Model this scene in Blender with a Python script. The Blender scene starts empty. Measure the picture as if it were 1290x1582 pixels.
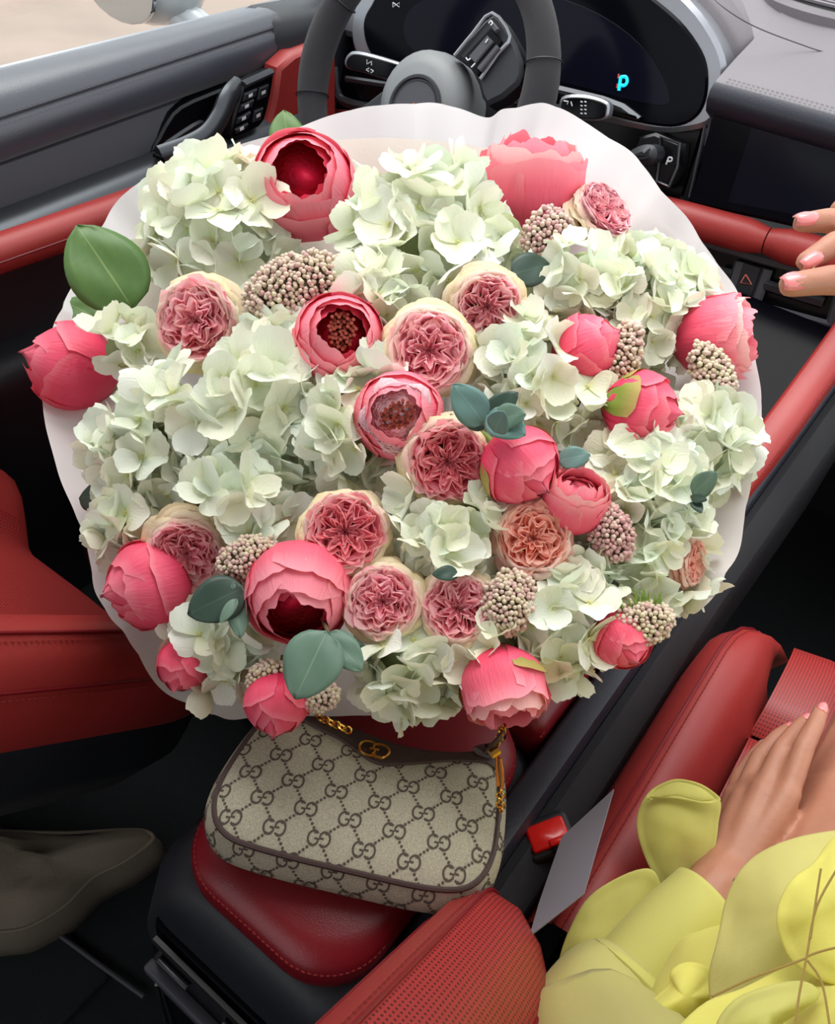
import bpy, bmesh, math, random
import numpy as np
from mathutils import Vector, Matrix, Euler, noise
random.seed(7)
SC = bpy.context.scene
COL = SC.collection
# ------------------------------------------------------------------ camera
IMG_W, IMG_H, FPX = 1290.0, 1582.0, 1290.0
CAM_B = Vector((.377, -.634, .675)).normalized()
CAM_R = Vector((.798, .592, .111)); CAM_R = (CAM_R - CAM_B * CAM_R.dot(CAM_B)).normalized()
CAM_U = CAM_B.cross(CAM_R)
CAM_C = Vector((.27, -.28, 1.13))
cam_data = bpy.data.cameras.new('camera')
cam_data.sensor_fit = 'HORIZONTAL'; cam_data.sensor_width = 36.0; cam_data.lens = 36.0 * FPX / IMG_W
cam_data.clip_start = .01; cam_data.clip_end = 200
cam = bpy.data.objects.new('camera', cam_data); COL.objects.link(cam)
cam.matrix_world = Matrix(((CAM_R.x, CAM_U.x, CAM_B.x, CAM_C.x), (CAM_R.y, CAM_U.y, CAM_B.y, CAM_C.y), (CAM_R.z, CAM_U.z, CAM_B.z, CAM_C.z), (0, 0, 0, 1)))
SC.camera = cam
# ------------------------------------------------------------------ sky, sun, exposure
world = bpy.data.worlds.new('sky'); SC.world = world; world.use_nodes = True
bgn = world.node_tree.nodes['Background']
bgn.inputs['Color'].default_value = (.93, .97, 1.0, 1); bgn.inputs['Strength'].default_value = 1.3
sun_data = bpy.data.lights.new('sun', 'SUN'); sun_data.energy = 2.7; sun_data.angle = math.radians(50); sun_data.color = (1, .975, .94)
sun = bpy.data.objects.new('sun', sun_data); COL.objects.link(sun)
sun.rotation_euler = Vector((.3, -.12, -.95)).to_track_quat('-Z', 'Y').to_euler()
SC.view_settings.view_transform = 'Standard'; SC.view_settings.look = 'None'
SC.view_settings.gamma = 1.0; SC.view_settings.use_curve_mapping = False
SC.view_settings.exposure = 0.36

# ------------------------------------------------------------------ measuring helpers (pixel of the photograph -> point in the car)
def ray(x, y): return CAM_R * ((x - 645) / FPX) - CAM_U * ((y - 791) / FPX) - CAM_B
def at_depth(x, y, d): return CAM_C + ray(x, y) * d
def at_plane(x, y, p0, n):
    q = ray(x, y); n = Vector(n); return CAM_C + q * ((Vector(p0) - CAM_C).dot(n) / q.dot(n))
def at_x(x, y, v): return at_plane(x, y, (v, 0, 0), (1, 0, 0))
def at_y(x, y, v): return at_plane(x, y, (0, v, 0), (0, 1, 0))
def at_z(x, y, v): return at_plane(x, y, (0, 0, v), (0, 0, 1))

# ------------------------------------------------------------------ materials
def lin(c):
    return tuple(((v / 255.0) / 12.92 if v / 255.0 <= .04045 else (((v / 255.0) + .055) / 1.055) ** 2.4) for v in c) + (1,)
class NT:
    def __init__(s, name):
        s.m = bpy.data.materials.new(name); s.m.use_nodes = True; s.t = s.m.node_tree
        s.b = s.t.nodes['Principled BSDF']; s.out = s.t.nodes['Material Output']
    def n(s, kind, **kw):
        nd = s.t.nodes.new(kind)
        for k, v in kw.items():
            if k in nd.inputs.keys(): nd.inputs[k].default_value = v
            else: setattr(nd, k, v)
        return nd
    def l(s, a, b): s.t.links.new(a, b)
def mat(name, col, rough=.5, metal=0, bump=0, scale=400, coat=0, sheen=0, var=.0, varscale=6, kind='noise', spec=.5, transl=0, detail=2, bdist=.001):
    k = NT(name); b = k.b
    b.inputs['Base Color'].default_value = lin(col); b.inputs['Roughness'].default_value = rough; b.inputs['Metallic'].default_value = metal
    b.inputs['Coat Weight'].default_value = coat; b.inputs['Sheen Weight'].default_value = sheen; b.inputs['Specular IOR Level'].default_value = spec
    tc = k.n('ShaderNodeTexCoord')
    if var:
        no = k.n('ShaderNodeTexNoise', Scale=varscale, Detail=4.0); k.l(tc.outputs['Object'], no.inputs['Vector'])
        mx = k.n('ShaderNodeMix', data_type='RGBA'); k.l(no.outputs['Fac'], mx.inputs['Factor'])
        mx.inputs['A'].default_value = lin([max(0, c * (1 - var)) for c in col]); mx.inputs['B'].default_value = lin([min(255, c * (1 + var)) for c in col])
        k.l(mx.outputs['Result'], b.inputs['Base Color'])
    if bump:
        if kind == 'noise':
            t = k.n('ShaderNodeTexNoise', Scale=scale, Detail=float(detail)); o = t.outputs['Fac']
        elif kind == 'voronoi':
            t = k.n('ShaderNodeTexVoronoi', Scale=scale); o = t.outputs['Distance']
        else:
            t = k.n('ShaderNodeTexWave', Scale=scale); o = t.outputs['Fac']
        k.l(tc.outputs['Object'], t.inputs['Vector'])
        bp = k.n('ShaderNodeBump', Strength=bump, Distance=bdist); k.l(o, bp.inputs['Height']); k.l(bp.outputs['Normal'], b.inputs['Normal'])
    if transl: add_transl(k, transl, lin(col))
    return k.m
def add_transl(k, w, col=None, src=None):
    tr = k.n('ShaderNodeBsdfTranslucent'); ms = k.n('ShaderNodeMixShader', Fac=w)
    if src is not None: k.l(src, tr.inputs['Color'])
    else: tr.inputs['Color'].default_value = col
    k.l(k.b.outputs[0], ms.inputs[1]); k.l(tr.outputs[0], ms.inputs[2]); k.l(ms.outputs[0], k.out.inputs['Surface'])
def petal_mat(name, stops, rough=.55, transl=.25, rnd=None, bump=.25, veins=60):
    """colour runs from a petal's base to its rim (attribute 'along'); rnd = colours the single petals vary between"""
    k = NT(name); at = k.n('ShaderNodeAttribute', attribute_name='along')
    cr = k.n('ShaderNodeValToRGB'); e = cr.color_ramp.elements
    for i, (p, c) in enumerate(stops):
        if i < 2: e[i].position = p; e[i].color = lin(c)
        else:
            x = e.new(p); x.color = lin(c)
    k.l(at.outputs['Fac'], cr.inputs['Fac']); src = cr.outputs['Color']
    if rnd:
        oi = k.n('ShaderNodeObjectInfo'); r2 = k.n('ShaderNodeValToRGB'); e2 = r2.color_ramp.elements
        for i, c in enumerate(rnd):
            p = i / max(1, len(rnd) - 1)
            if i < 2: e2[i].position = p; e2[i].color = lin(c)
            else:
                x = e2.new(p); x.color = lin(c)
        k.l(oi.outputs['Random'], r2.inputs['Fac'])
        mx = k.n('ShaderNodeMix', data_type='RGBA', blend_type='MULTIPLY'); mx.inputs['Factor'].default_value = 1
        k.l(src, mx.inputs['A']); k.l(r2.outputs['Color'], mx.inputs['B']); src = mx.outputs['Result']
    k.l(src, k.b.inputs['Base Color']); k.b.inputs['Roughness'].default_value = rough; k.b.inputs['Specular IOR Level'].default_value = .3
    ac = k.n('ShaderNodeAttribute', attribute_name='across')
    mp = k.n('ShaderNodeCombineXYZ'); k.l(ac.outputs['Fac'], mp.inputs['X']); k.l(at.outputs['Fac'], mp.inputs['Y'])
    mm = k.n('ShaderNodeMapping'); mm.inputs['Scale'].default_value = (veins, 5, 1); k.l(mp.outputs[0], mm.inputs['Vector'])
    no = k.n('ShaderNodeTexNoise', Scale=1.0, Detail=2.0); k.l(mm.outputs[0], no.inputs['Vector'])
    bp = k.n('ShaderNodeBump', Strength=bump, Distance=.002); k.l(no.outputs['Fac'], bp.inputs['Height']); k.l(bp.outputs['Normal'], k.b.inputs['Normal'])
    add_transl(k, transl, src=src)
    return k.m

# ------------------------------------------------------------------ mesh helpers
class MB:
    def __init__(s): s.v = []; s.f = []; s.a = {}
    def add(s, vs, fs):
        o = len(s.v); s.v.extend([tuple(v) for v in vs]); s.f.extend([tuple(i + o for i in f) for f in fs]); return o
    def grid(s, rows, close_u=False, close_v=False, flip=False):
        """rows: list of equally long point lists"""
        R, Cn = len(rows), len(rows[0]); vs = [p for r in rows for p in r]; fs = []
        for i in range(R if close_u else R - 1):
            for j in range(Cn if close_v else Cn - 1):
                q = (i * Cn + j, i * Cn + (j + 1) % Cn, ((i + 1) % R) * Cn + (j + 1) % Cn, ((i + 1) % R) * Cn + j)
                fs.append(q[::-1] if flip else q)
        return s.add(vs, fs)
    def loft(s, rings, cap=True):
        o = s.grid(rings, close_v=True); n = len(rings[0])
        if cap:
            s.f.append(tuple(o + j for j in range(n))[::-1]); s.f.append(tuple(o + (len(rings) - 1) * n + j for j in range(n)))
        return o
    def box(s, c, sz, M=None, bev=0.0):
        x, y, z = [q / 2 for q in sz]; c = Vector(c)
        if bev > 0:
            b = min(bev, x * .9, y * .9, z * .9); rings = []
            def rr(ix, iy, zz):
                pts = []
                for sx, sy in ((1, 1), (-1, 1), (-1, -1), (1, -1)):
                    for k in range(3):
                        a = (k / 2) * math.pi / 2 + {(1, 1): 0, (-1, 1): math.pi / 2, (-1, -1): math.pi, (1, -1): 1.5 * math.pi}[(sx, sy)]
                        pts.append(Vector((sx * (x - b) + math.cos(a) * (b - ix), sy * (y - b) + math.sin(a) * (b - ix), zz)))
                return pts
            for zz, ix in ((-z, b * .7), (-z + b * .3, b * .25), (-z + b, 0), (z - b, 0), (z - b * .3, b * .25), (z, b * .7)): rings.append(rr(ix, ix, zz))
            rings = [[c + (M @ p if M else p) for p in r] for r in rings]
            return s.loft(rings)
        P = [Vector((sx * x, sy * y, sz_ * z)) for sx in (-1, 1) for sy in (-1, 1) for sz_ in (-1, 1)]
        return s.add([c + (M @ p if M else p) for p in P], [(0, 1, 3, 2), (4, 6, 7, 5), (0, 4, 5, 1), (2, 3, 7, 6), (0, 2, 6, 4), (1, 5, 7, 3)])
    def tube(s, pts, r, n=8, closed=False, cap=True, flat=None):
        pts = [Vector(p) for p in pts]; N = len(pts)
        rs = r if isinstance(r, (list, tuple)) else [r] * N
        t0 = (pts[1] - pts[0]).normalized(); up = Vector((0, 0, 1)) if abs(t0.z) < .9 else Vector((1, 0, 0))
        x = (up - t0 * up.dot(t0)).normalized(); rings = []
        for i in range(N):
            a = pts[(i - 1) % N] if (closed or i > 0) else pts[i]; b = pts[(i + 1) % N] if (closed or i < N - 1) else pts[i]
            t = (b - a).normalized(); x = (x - t * x.dot(t)).normalized(); y = t.cross(x)
            rings.append([pts[i] + x * math.cos(2 * math.pi * k / n) * rs[i] * (flat or 1) + y * math.sin(2 * math.pi * k / n) * rs[i] for k in range(n)])
        if closed: return s.grid(rings, close_u=True, close_v=True)
        return s.loft(rings, cap)
    def slab(s, front, normal, depth, bev=.002):
        """front: closed outline (3D); extruded backwards against normal, bevelled front rim"""
        n = Vector(normal).normalized(); P = [Vector(p) for p in front]; N = len(P)
        area = sum(((P[i] - P[0]).cross(P[(i + 1) % N] - P[0])).dot(n) for i in range(N))
        if area < 0: P = P[::-1]
        inner = []
        for i in range(N):
            e = (P[(i + 1) % N] - P[i - 1]).normalized(); inner.append(P[i] + n.cross(e) * bev)
        rings = [[p - n * depth for p in P], [p - n * bev for p in P], [P[i] * .3 + inner[i] * .7 - n * bev * .3 for i in range(N)], inner]
        return s.loft(rings)
    def build(s, name, m, parent=None, smooth=True, subsurf=0, angle=40):
        me = bpy.data.meshes.new(name); me.from_pydata(s.v, [], s.f); me.update()
        return link(name, me, m, parent, smooth, subsurf, angle)
def link(name, me, m, parent=None, smooth=True, subsurf=0, angle=40):
    if m is not None and not me.materials: me.materials.append(m)
    o = bpy.data.objects.new(name, me); COL.objects.link(o)
    if smooth:
        me.shade_smooth()
        if angle < 180:
            try: me.set_sharp_from_angle(angle=math.radians(angle))
            except Exception: pass
    if parent is not None:
        o.parent = parent
        L = parent.location.copy(); q = parent.parent
        while q is not None: L += q.location; q = q.parent
        o.location = -L
    if subsurf:
        md = o.modifiers.new('smooth', 'SUBSURF'); md.levels = md.render_levels = subsurf
    return o
def thing(name, label, cat, loc=(0, 0, 0), group=None):
    o = bpy.data.objects.new(name, None); COL.objects.link(o); o.empty_display_size = .02
    o.location = loc; tag(o, label, cat, group); return o
def tag(o, label=None, cat=None, group=None, kind=None):
    if label: o['label'] = label
    if cat: o['category'] = cat
    if group: o['group'] = group
    if kind: o['kind'] = kind
    return o
def crv(pts, n=6, closed=False):
    """Catmull-Rom through points"""
    P = [Vector(p) for p in pts]; N = len(P); out = []
    for i in range(N if closed else N - 1):
        p0 = P[i - 1] if (closed or i > 0) else P[i] * 2 - P[i + 1]; p1 = P[i]; p2 = P[(i + 1) % N]
        p3 = P[(i + 2) % N] if (closed or i < N - 2) else p2 * 2 - p1
        for k in range(n):
            t = k / n
            out.append(.5 * ((2 * p1) + (p2 - p0) * t + (2 * p0 - 5 * p1 + 4 * p2 - p3) * t * t + (3 * p1 - p0 - 3 * p2 + p3) * t ** 3))
    if not closed: out.append(P[-1].copy())
    return out
def crv2(pts, n=6, closed=False): return [(p.x, p.y) for p in crv([(a, b, 0) for a, b in pts], n, closed)]
def stitch(mb, path, step=.006, ln=.004, r=.0006, off=Vector()):
    P = [Vector(p) for p in path]; d = 0.0; nxt = 0.0
    for a, b in zip(P, P[1:]):
        L = (b - a).length
        if L < 1e-6: continue
        t = (b - a) / L
        while nxt < d + L:
            s0 = a + t * (nxt - d) + off; mb.tube([s0, s0 + t * ln * .5 , s0 + t * ln], [r * .6, r, r * .6], 4); nxt += step
        d += L
def rot_to(axis, spin=0.0):
    z = Vector(axis).normalized(); q = Vector((0, 0, 1)).rotation_difference(z)
    return q.to_matrix() @ Matrix.Rotation(spin, 3, 'Z')
# ------------------------------------------------------------------ car materials
M = {}
M['red'] = mat('red_leather', (160, 50, 47), .42, bump=.25, scale=900, var=.06)
def perf():
    k = NT('red_perforated_leather'); tc = k.n('ShaderNodeTexCoord'); v = k.n('ShaderNodeTexVoronoi', voronoi_dimensions='2D', Scale=330.0, Randomness=0.0); k.l(tc.outputs['Object'], v.inputs['Vector'])
    r = k.n('ShaderNodeValToRGB'); e = r.color_ramp.elements; e[0].position = .2; e[0].color = lin((84, 22, 22)); e[1].position = .34; e[1].color = lin((160, 46, 43)); k.l(v.outputs['Distance'], r.inputs['Fac']); k.l(r.outputs['Color'], k.b.inputs['Base Color'])
    k.b.inputs['Roughness'].default_value = .48; return k.m
M['redperf'] = perf()
M['darkred'] = mat('deep_red_leather', (122, 20, 30), .36, bump=.2, scale=900, var=.05)
M['redth'] = mat('red_thread', (150, 44, 40), .8)
M['black'] = mat('black_soft_plastic', (34, 36, 42), .5, bump=.15, scale=1200)
M['blackl'] = mat('black_leather', (42, 45, 55), .38, bump=.3, scale=800, var=.06)
M['doorpad'] = mat('door_pad_leather', (50, 52, 64), .34, bump=.25, scale=800, var=.05, spec=.8, sheen=.3)
M['gloss'] = mat('black_gloss_panel', (9, 10, 14), .22, spec=.3)
M['screen'] = mat('dark_screen_glass', (8, 9, 15), .14, spec=.07)
M['screen2'] = mat('paler_screen_tint', (15, 16, 28), .14, spec=.1)  # driver display area; also the painted reflection on the centre screen
M['grey'] = mat('charcoal_plastic', (70, 70, 77), .55, bump=.2, scale=900)
M['dashpad'] = mat('grey_dash_leather', (108, 103, 108), .5, bump=.5, scale=700, var=.05, bdist=.0006)
M['silver'] = mat('satin_silver_plastic', (150, 152, 158), .3, metal=.6)
M['alu'] = mat('dark_satin_metal', (70, 72, 76), .32, metal=.7)
M['suede'] = mat('charcoal_suede', (40, 39, 43), .95, bump=.6, scale=1500, sheen=.12, var=.12, varscale=40)
M['carpet'] = mat('black_carpet', (21, 25, 27), .95, bump=1.0, scale=700, var=.2, varscale=60)
M['ribbed'] = mat('ribbed_black_trim', (38, 39, 44), .6, bump=.8, scale=420, kind='wave')
M['thread'] = mat('grey_thread', (96, 96, 104), .8)
M['white'] = mat('white_print', (215, 218, 222), .5)
M['redplastic'] = mat('red_plastic', (235, 22, 18), .28, coat=.3)
M['road'] = mat('road', (160, 142, 130), .9, bump=.5, scale=60, var=.12, varscale=2)
M['yellow'] = mat('yellow_paint', (206, 168, 96), .8, var=.1)
M['carwhite'] = mat('pale_car_paint', (205, 208, 210), .2, coat=.6)
M['mirror'] = mat('mirror_glass', (190, 196, 198), .05, metal=.9)
M['beige'] = mat('beige_cloth', (128, 116, 100), .9, bump=.5, scale=300, var=.12, varscale=12)
M['lining'] = mat('shade_roof_surface', (120, 118, 116), .9)
def emis(name, col, s):
    k = NT(name); k.b.inputs['Base Color'].default_value = lin(col); k.b.inputs['Emission Color'].default_value = lin(col); k.b.inputs['Emission Strength'].default_value = s; return k.m
M['cyan'] = emis('cyan_lit_letter', (0, 190, 225), .9); M['redlit'] = emis('red_lit_mark', (190, 60, 50), .35)
def glassmat():
    k = NT('window_glass'); b = k.b; b.inputs['Base Color'].default_value = (.9, .95, .94, 1); b.inputs['Roughness'].default_value = .0
    tr = k.n('ShaderNodeBsdfTransparent'); tr.inputs['Color'].default_value = (.93, .95, .95, 1); gl = k.n('ShaderNodeBsdfGlossy', Roughness=.02)
    ms = k.n('ShaderNodeMixShader', Fac=.05); k.l(tr.outputs[0], ms.inputs[1]); k.l(gl.outputs[0], ms.inputs[2])
    k.l(ms.outputs[0], k.out.inputs['Surface']); return k.m
M['glass'] = glassmat()

# ------------------------------------------------------------------ setting
mb = MB(); mb.box((-3, 4, -.42), (30, 30, .04)); tag(mb.build('ground', M['road'], smooth=False), 'sunlit pale road outside the car window', kind='structure')
mb = MB(); mb.box((-3.35, 2.2, -.37), (.3, 14, .06), bev=.02); tag(mb.build('trim_1', M['yellow'], smooth=False), 'faded yellow kerb beyond the car window', kind='structure')
mb = MB(); mb.box((0, .25, -.03), (1.6, 2.4, .06), bev=.01); tag(mb.build('floor', M['carpet']), 'black carpeted car floor', kind='structure')
fl = bpy.data.objects['floor']
mb = MB()
mb.box((-.35, -.32, .006), (.42, .36, .012), bev=.005); mb.build('floor_mat', mat('floor_mat_pile', (30, 36, 37), .95, bump=1.0, scale=500), fl)
mb = MB(); mb.tube([at_z(85, 1440, .013), at_z(150, 1488, .013), at_z(222, 1540, .013)], .003, 6); mb.build('mat_binding', M['grey'], fl)
mb = MB(); mb.box((.1, 1.42, .3), (1.7, .05, .9)); tag(mb.build('wall_front', M['carpet'], smooth=False), kind='structure')
mb = MB(); mb.box((.95, .3, .3), (.05, 2.3, .8)); tag(mb.build('wall_right', M['black'], smooth=False), kind='structure')
mb = MB(); mb.box((.1, -.95, .3), (1.7, .05, .8)); tag(mb.build('wall_rear', M['black'], smooth=False), kind='structure')
mb = MB(); mb.box((0, -.48, 1.40), (1.9, 1.1, .05), bev=.02); tag(mb.build('shade_roof', M['lining']), 'unseen roof section added to shade the rear of the car', kind='structure')  # partial roof out of view, added to darken the rear of the cabin

# ------------------------------------------------------------------ driver's door
DZ = lambda y, s: s * (y - .3)
def door_strip(name, prof, m, par, y0=-.75, y1=.75, n=14, sub=0):
    mb = MB(); rows = []
    for i in range(n + 1):
        y = y0 + (y1 - y0) * i / n
        rows.append([(x - .02 * max(0, (y - .45) / .3) ** 2 * 0, y, z + DZ(y, s)) for x, z, s in prof])
    mb.grid(rows)
    o = mb.build(name, m, par, angle=50); return o
door = thing('car_door', "driver's car door with black padded top, red armrest strip and dark handle recess", 'car door', (-.74, .1, 0))
door_strip('door_top_pad', [(-.80, .69, .05), (-.79, .770, .053), (-.778, .779, .053), (-.757, .784, .056), (-.730, .781, .07), (-.71, .772, .085), (-.701, .757, .09), (-.703, .753, .09)], M['doorpad'], door)
door_strip('door_upper_panel', [(-.703, .753, .09), (-.697, .748, .09), (-.693, .735, .088), (-.694, .72, .085), (-.70, .709, .085), (-.712, .705, .085)], M['doorpad'], door)
mb = MB()
for off in (.004, -.004): stitch(mb, [(-.698 + (-.004 if off > 0 else .002), y / 100, .755 + off + DZ(y / 100, .09)) for y in range(-30, 76, 3)], .007, .0045, .0005)
tag(mb.build('stitching', M['thread'], door), kind='stuff')
door_strip('door_trim_panel', [(-.715, .709, .085), (-.702, .704, .084), (-.690, .664, .075), (-.690, .656, .07)], M['grey'], door)
door_strip('door_trim_strip', [(-.69, .662, .07), (-.684, .664, .07), (-.655, .655, .055), (-.648, .648, .05), (-.65, .640, .05)], M['alu'], door)
door_strip('armrest', [(-.66, .650, .03), (-.645, .656, .02), (-.628, .655, .02), (-.618, .645, .015), (-.616, .632, .01), (-.622, .618, .0), (-.64, .606, 0), (-.69, .595, 0)], M['red'], door)
mb = MB(); mb.tube([(-.6165, y / 100, .635 + DZ(y / 100, .012)) for y in range(-70, 75, 5)], .0012, 5); mb.build('armrest_seam', M['darkred'], door)
door_strip('door_lower_panel', [(-.69, .60, 0), (-.70, .53, 0), (-.695, .485, 0), (-.675, .478, 0), (-.655, .468, 0), (-.648, .45, 0), (-.66, .42, 0), (-.67, .25, 0), (-.67, .0, 0)], M['black'], door)
# handle recess, grab handle, switch panel, red front panel: outlines on the vertical door plane
def dpx(name, pxs, x, depth, m, par, bev=.003, smooth=0):
    pts = [at_x(px, py, x) for px, py in (crv2(pxs, smooth, True) if smooth else pxs)]
    mb = MB(); mb.slab(pts, (1, 0, 0), depth, bev); return mb.build(name, m, par)
dpx('handle_recess', [(232, 238), (246, 214), (268, 176), (300, 155), (372, 128), (376, 136), (352, 200), (330, 216), (300, 228), (262, 240)], -.688, .02, M['gloss'], door, smooth=2)
dpx('recess_floor', [(246, 231), (272, 210), (312, 186), (318, 200), (300, 224), (262, 238)], -.684, .02, M['alu'], door, smooth=3)
mb = MB()
P = [at_x(x, y, xx) for x, y, xx in ((246, 242, -.665), (290, 226, -.655), (320, 208, -.65), (340, 180, -.652), (352, 152, -.657), (368, 134, -.668))]
mb.tube(crv(P, 5), [.011] * 26, 10, flat=1.35); mb.build('door_handle', M['alu'], door)
mb = MB(); P = [at_x(x, y, -.652) for x, y in ((238, 240), (250, 246), (254, 252))]; mb.tube(P, .003, 6); mb.build('trim_gap', M['gloss'], door)
sw = dpx('switch_panel', [(356, 205), (374, 140), (380, 130), (420, 112), (424, 118), (414, 170), (402, 196), (366, 214)], -.652, .02, M['gloss'], door, smooth=2)
dpx('switch_panel_cap', [(380, 128), (424, 108), (424, 118), (381, 138)], -.648, .01, M['alu'], door)
for q in ([(379, 145), (398, 137), (396, 150), (377, 158)], [(374, 163), (393, 153), (390, 166), (370, 175)], [(369, 183), (388, 172), (385, 184), (366, 193)], [(364, 200), (384, 190), (382, 198), (366, 208)], [(402, 136), (416, 130), (413, 150), (399, 156)], [(394, 172), (408, 166), (404, 186), (392, 190)]):
    b = dpx('switch', q, -.6485, .008, M['black'], sw, .002)
    c = sum((Vector((*p, 0)) for p in q), Vector()) / 4
    mk = MB(); mk.slab([at_x(c.x + a, c.y + d, -.6482) for a, d in ((-3, -1), (3, -4), (3, 1), (-3, 4))], (1, 0, 0), .001, .0003)
    mk.build('switch_mark', M['white'], sw)
dpx('door_front_panel', [(404, 208), (416, 190), (426, 150), (432, 106), (456, 84), (520, 60), (520, 200), (430, 232), (380, 236), (378, 222)], -.662, .03, M['red'], door, .006, 0)
mb = MB(); mb.box((-.735, .83, .60), (.10, .22, .42), bev=.03); mb.build('door_front_post', M['black'], door)
# window glass
mb = MB(); y0, y1 = -.7, .95
rows = [[(-.772 + .16 * t, y0 + (y1 - y0) * s, .765 + .053 * (y0 + (y1 - y0) * s - .3) + .36 * t) for s in (0, .25, .5, .75, 1)] for t in (0, .5, 1)]
rows2 = [[(x - .004, y, z) for x, y, z in r] for r in rows]
mb.grid(rows); mb.grid(rows2, flip=True)
tag(mb.build('window_1', M['glass']), "clear side window of the driver's door", kind='structure')
mb = MB(); mb.tube([(-.776, y / 100, .778 + .053 * (y / 100 - .3)) for y in range(-70, 96, 5)], .0035, 6); mb.build('window_seal', M['silver'], door)
# exterior mirror
em = thing('exterior_mirror', 'pale exterior car mirror outside the side window', 'mirror', (-1.0, .8, .7))
mb = MB(); Cm = at_x(235, -22, -.98); rings = []
for i in range(9):
    a = -math.pi / 2 + math.pi * i / 8; s = math.cos(a) ** .55 if abs(math.cos(a)) > 1e-3 else .02
    rings.append([Cm + Vector((math.cos(t) * .105 * s - .01, .06 * math.sin(a), math.sin(t) * .065 * s * (1 if math.sin(t) > 0 else .85))) for t in [2 * math.pi * k / 20 for k in range(20)]])
mb.loft(rings); mb.build('mirror_housing', M['carwhite'], em)
mb = MB(); mb.slab([Cm + Vector((math.cos(t) * .085 - .01, -.062, math.sin(t) * .048)) for t in [2 * math.pi * k / 20 for k in range(20)]], (0, -1, 0), .006, .002); mb.build('mirror_face', M['mirror'], em)
mb = MB(); mb.tube(crv([Cm + Vector((.06, .0, -.03)), Cm + Vector((.12, .02, -.055)), Cm + Vector((.16, .03, -.07)), Cm + Vector((.22, .05, -.08))], 4), [.03, .03, .028, .027, .026, .025, .025, .025, .025, .026, .027, .03, .03], 10); mb.build('mirror_arm', M['carwhite'], em)

# ------------------------------------------------------------------ dashboard
DN = Vector((0, -1, .2)).normalized(); D0 = Vector((0, .86, .75))
dash = thing('dashboard', 'black dashboard with curved driver display, centre screen and red leather band', 'dashboard', (0, 1.0, .5))
def pd(x, y, off=0): return at_plane(x, y, D0 + DN * off, DN)
def dslab(name, pxs, off, depth, m, par=None, bev=.002, smooth=0):
    mb = MB(); mb.slab([pd(x, y, off) for x, y in (crv2(pxs, smooth, True) if smooth else pxs)], DN, depth, bev); return mb.build(name, m, par or dash)
# padded top
prof = [(.90, .815), (.872, .822), (.85, .832), (.838, .846), (.838, .857), (.85, .867), (.9, .885), (1.0, .915), (1.15, .94), (1.44, .95)]
mb = MB(); mb.grid([[(x, y + .00 * x, z + .05 * (x + .07) * .3) for y, z in prof] for x in np.linspace(-.072, .92, 16)]); mb.build('dash_top_pad', M['dashpad'], dash, angle=180)
mb = MB(); mb.grid([[(x, y, z + .05 * (x + .07) * .3) for y, z in [(.902, .812), (.87, .819), (.846, .831), (.8365, .845), (.8365, .8565), (.845, .8648)]] for x in np.linspace(-.0725, .92, 16)]); mb.build('dash_edge_roll', M['blackl'], dash, angle=180)
prof2 = [(.94, .80), (.94, .88), (.96, .90), (1.0, .914), (1.15, .939), (1.44, .949)]
mb = MB(); mb.grid([[(x, y, z) for y, z in prof2] for x in np.linspace(-.80, -.06, 10)]); mb.build('dash_top_left', M['dashpad'], dash, angle=180)
mb = MB()
for o in (0, .006): stitch(mb, [(x, .8475 + o, .8672 + o * .4 + .015 * (x + .07)) for x in np.linspace(-.06, .9, 20)], .006, .004, .00035)
tag(mb.build('stitching', M['grey'], dash), kind='stuff')
mb = MB(); mb.tube(crv([at_z(1085, -25, .942), at_z(1110, 5, .935), at_z(1160, 38, .921), at_z(1230, 66, .908), at_z(1290, 84, .902), at_z(1400, 100, .90)], 5), .0007, 5); mb.build('dash_seam', M['grey'], dash)
# speaker grille
Cg = at_z(1308, 4, .933)
mb = MB(); ring = [Cg + Vector((math.cos(t) * .115, math.sin(t) * .115, .002)) for t in [2 * math.pi * k / 32 for k in range(32)]]; mb.slab(ring, (0, 0, 1), .02, .006); g = mb.build('speaker_rim', M['dashpad'], dash)
mb = MB(); mb.slab([Cg + (p - Cg) * .955 + Vector((0, 0, .001)) for p in ring], (0, 0, 1), .012, .002); mb.build('speaker_recess', M['gloss'], g)
for k in range(9):
    yy = -.09 + k * .0215; h = math.sqrt(max(0, .107 ** 2 - yy ** 2)); mb = MB()
    mb.tube(crv([Cg + Vector((-h, yy, .006)), Cg + Vector((0, yy - .01, .007)), Cg + Vector((h, yy, .006))], 5), .0028, 6); mb.build('speaker_slat', M['dashpad'], g)
# driver display
disp = [(560, 44), (572, 8), (610, -25), (800, -62), (950, -34), (1035, 18), (1083, 78), (1093, 128), (1082, 172), (1050, 194), (1000, 192), (900, 168), (760, 142), (640, 116), (578, 90)]
frame = [(540, 50), (552, -2), (590, -50), (800, -92), (975, -62), (1064, 0), (1112, 70), (1120, 124), (1102, 186), (1052, 203), (995, 201), (890, 178), (750, 152), (630, 128), (560, 100)]
hood = [(505, 40), (530, -25), (580, -80), (800, -125), (990, -95), (1085, -15), (1137, 62), (1137, 112), (1108, 160), (1060, 190), (980, 190), (880, 170), (750, 140), (620, 112), (530, 84)]
mb = MB(); mb.slab([pd(x, y, .0) + Vector((0, .05, .0)) for x, y in crv2(hood, 4, True)], DN, .16, .018); mb.build('display_hood', M['dashpad'], dash, angle=60)
mb = MB(); mb.slab([pd(x, y, .004) for x, y in crv2(frame, 4, True)], DN, .06, .006); mb.build('display_frame', M['silver'], dash)
ds = dslab('driver_display', disp, .008, .03, M['screen'], smooth=5, bev=.003)
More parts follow.
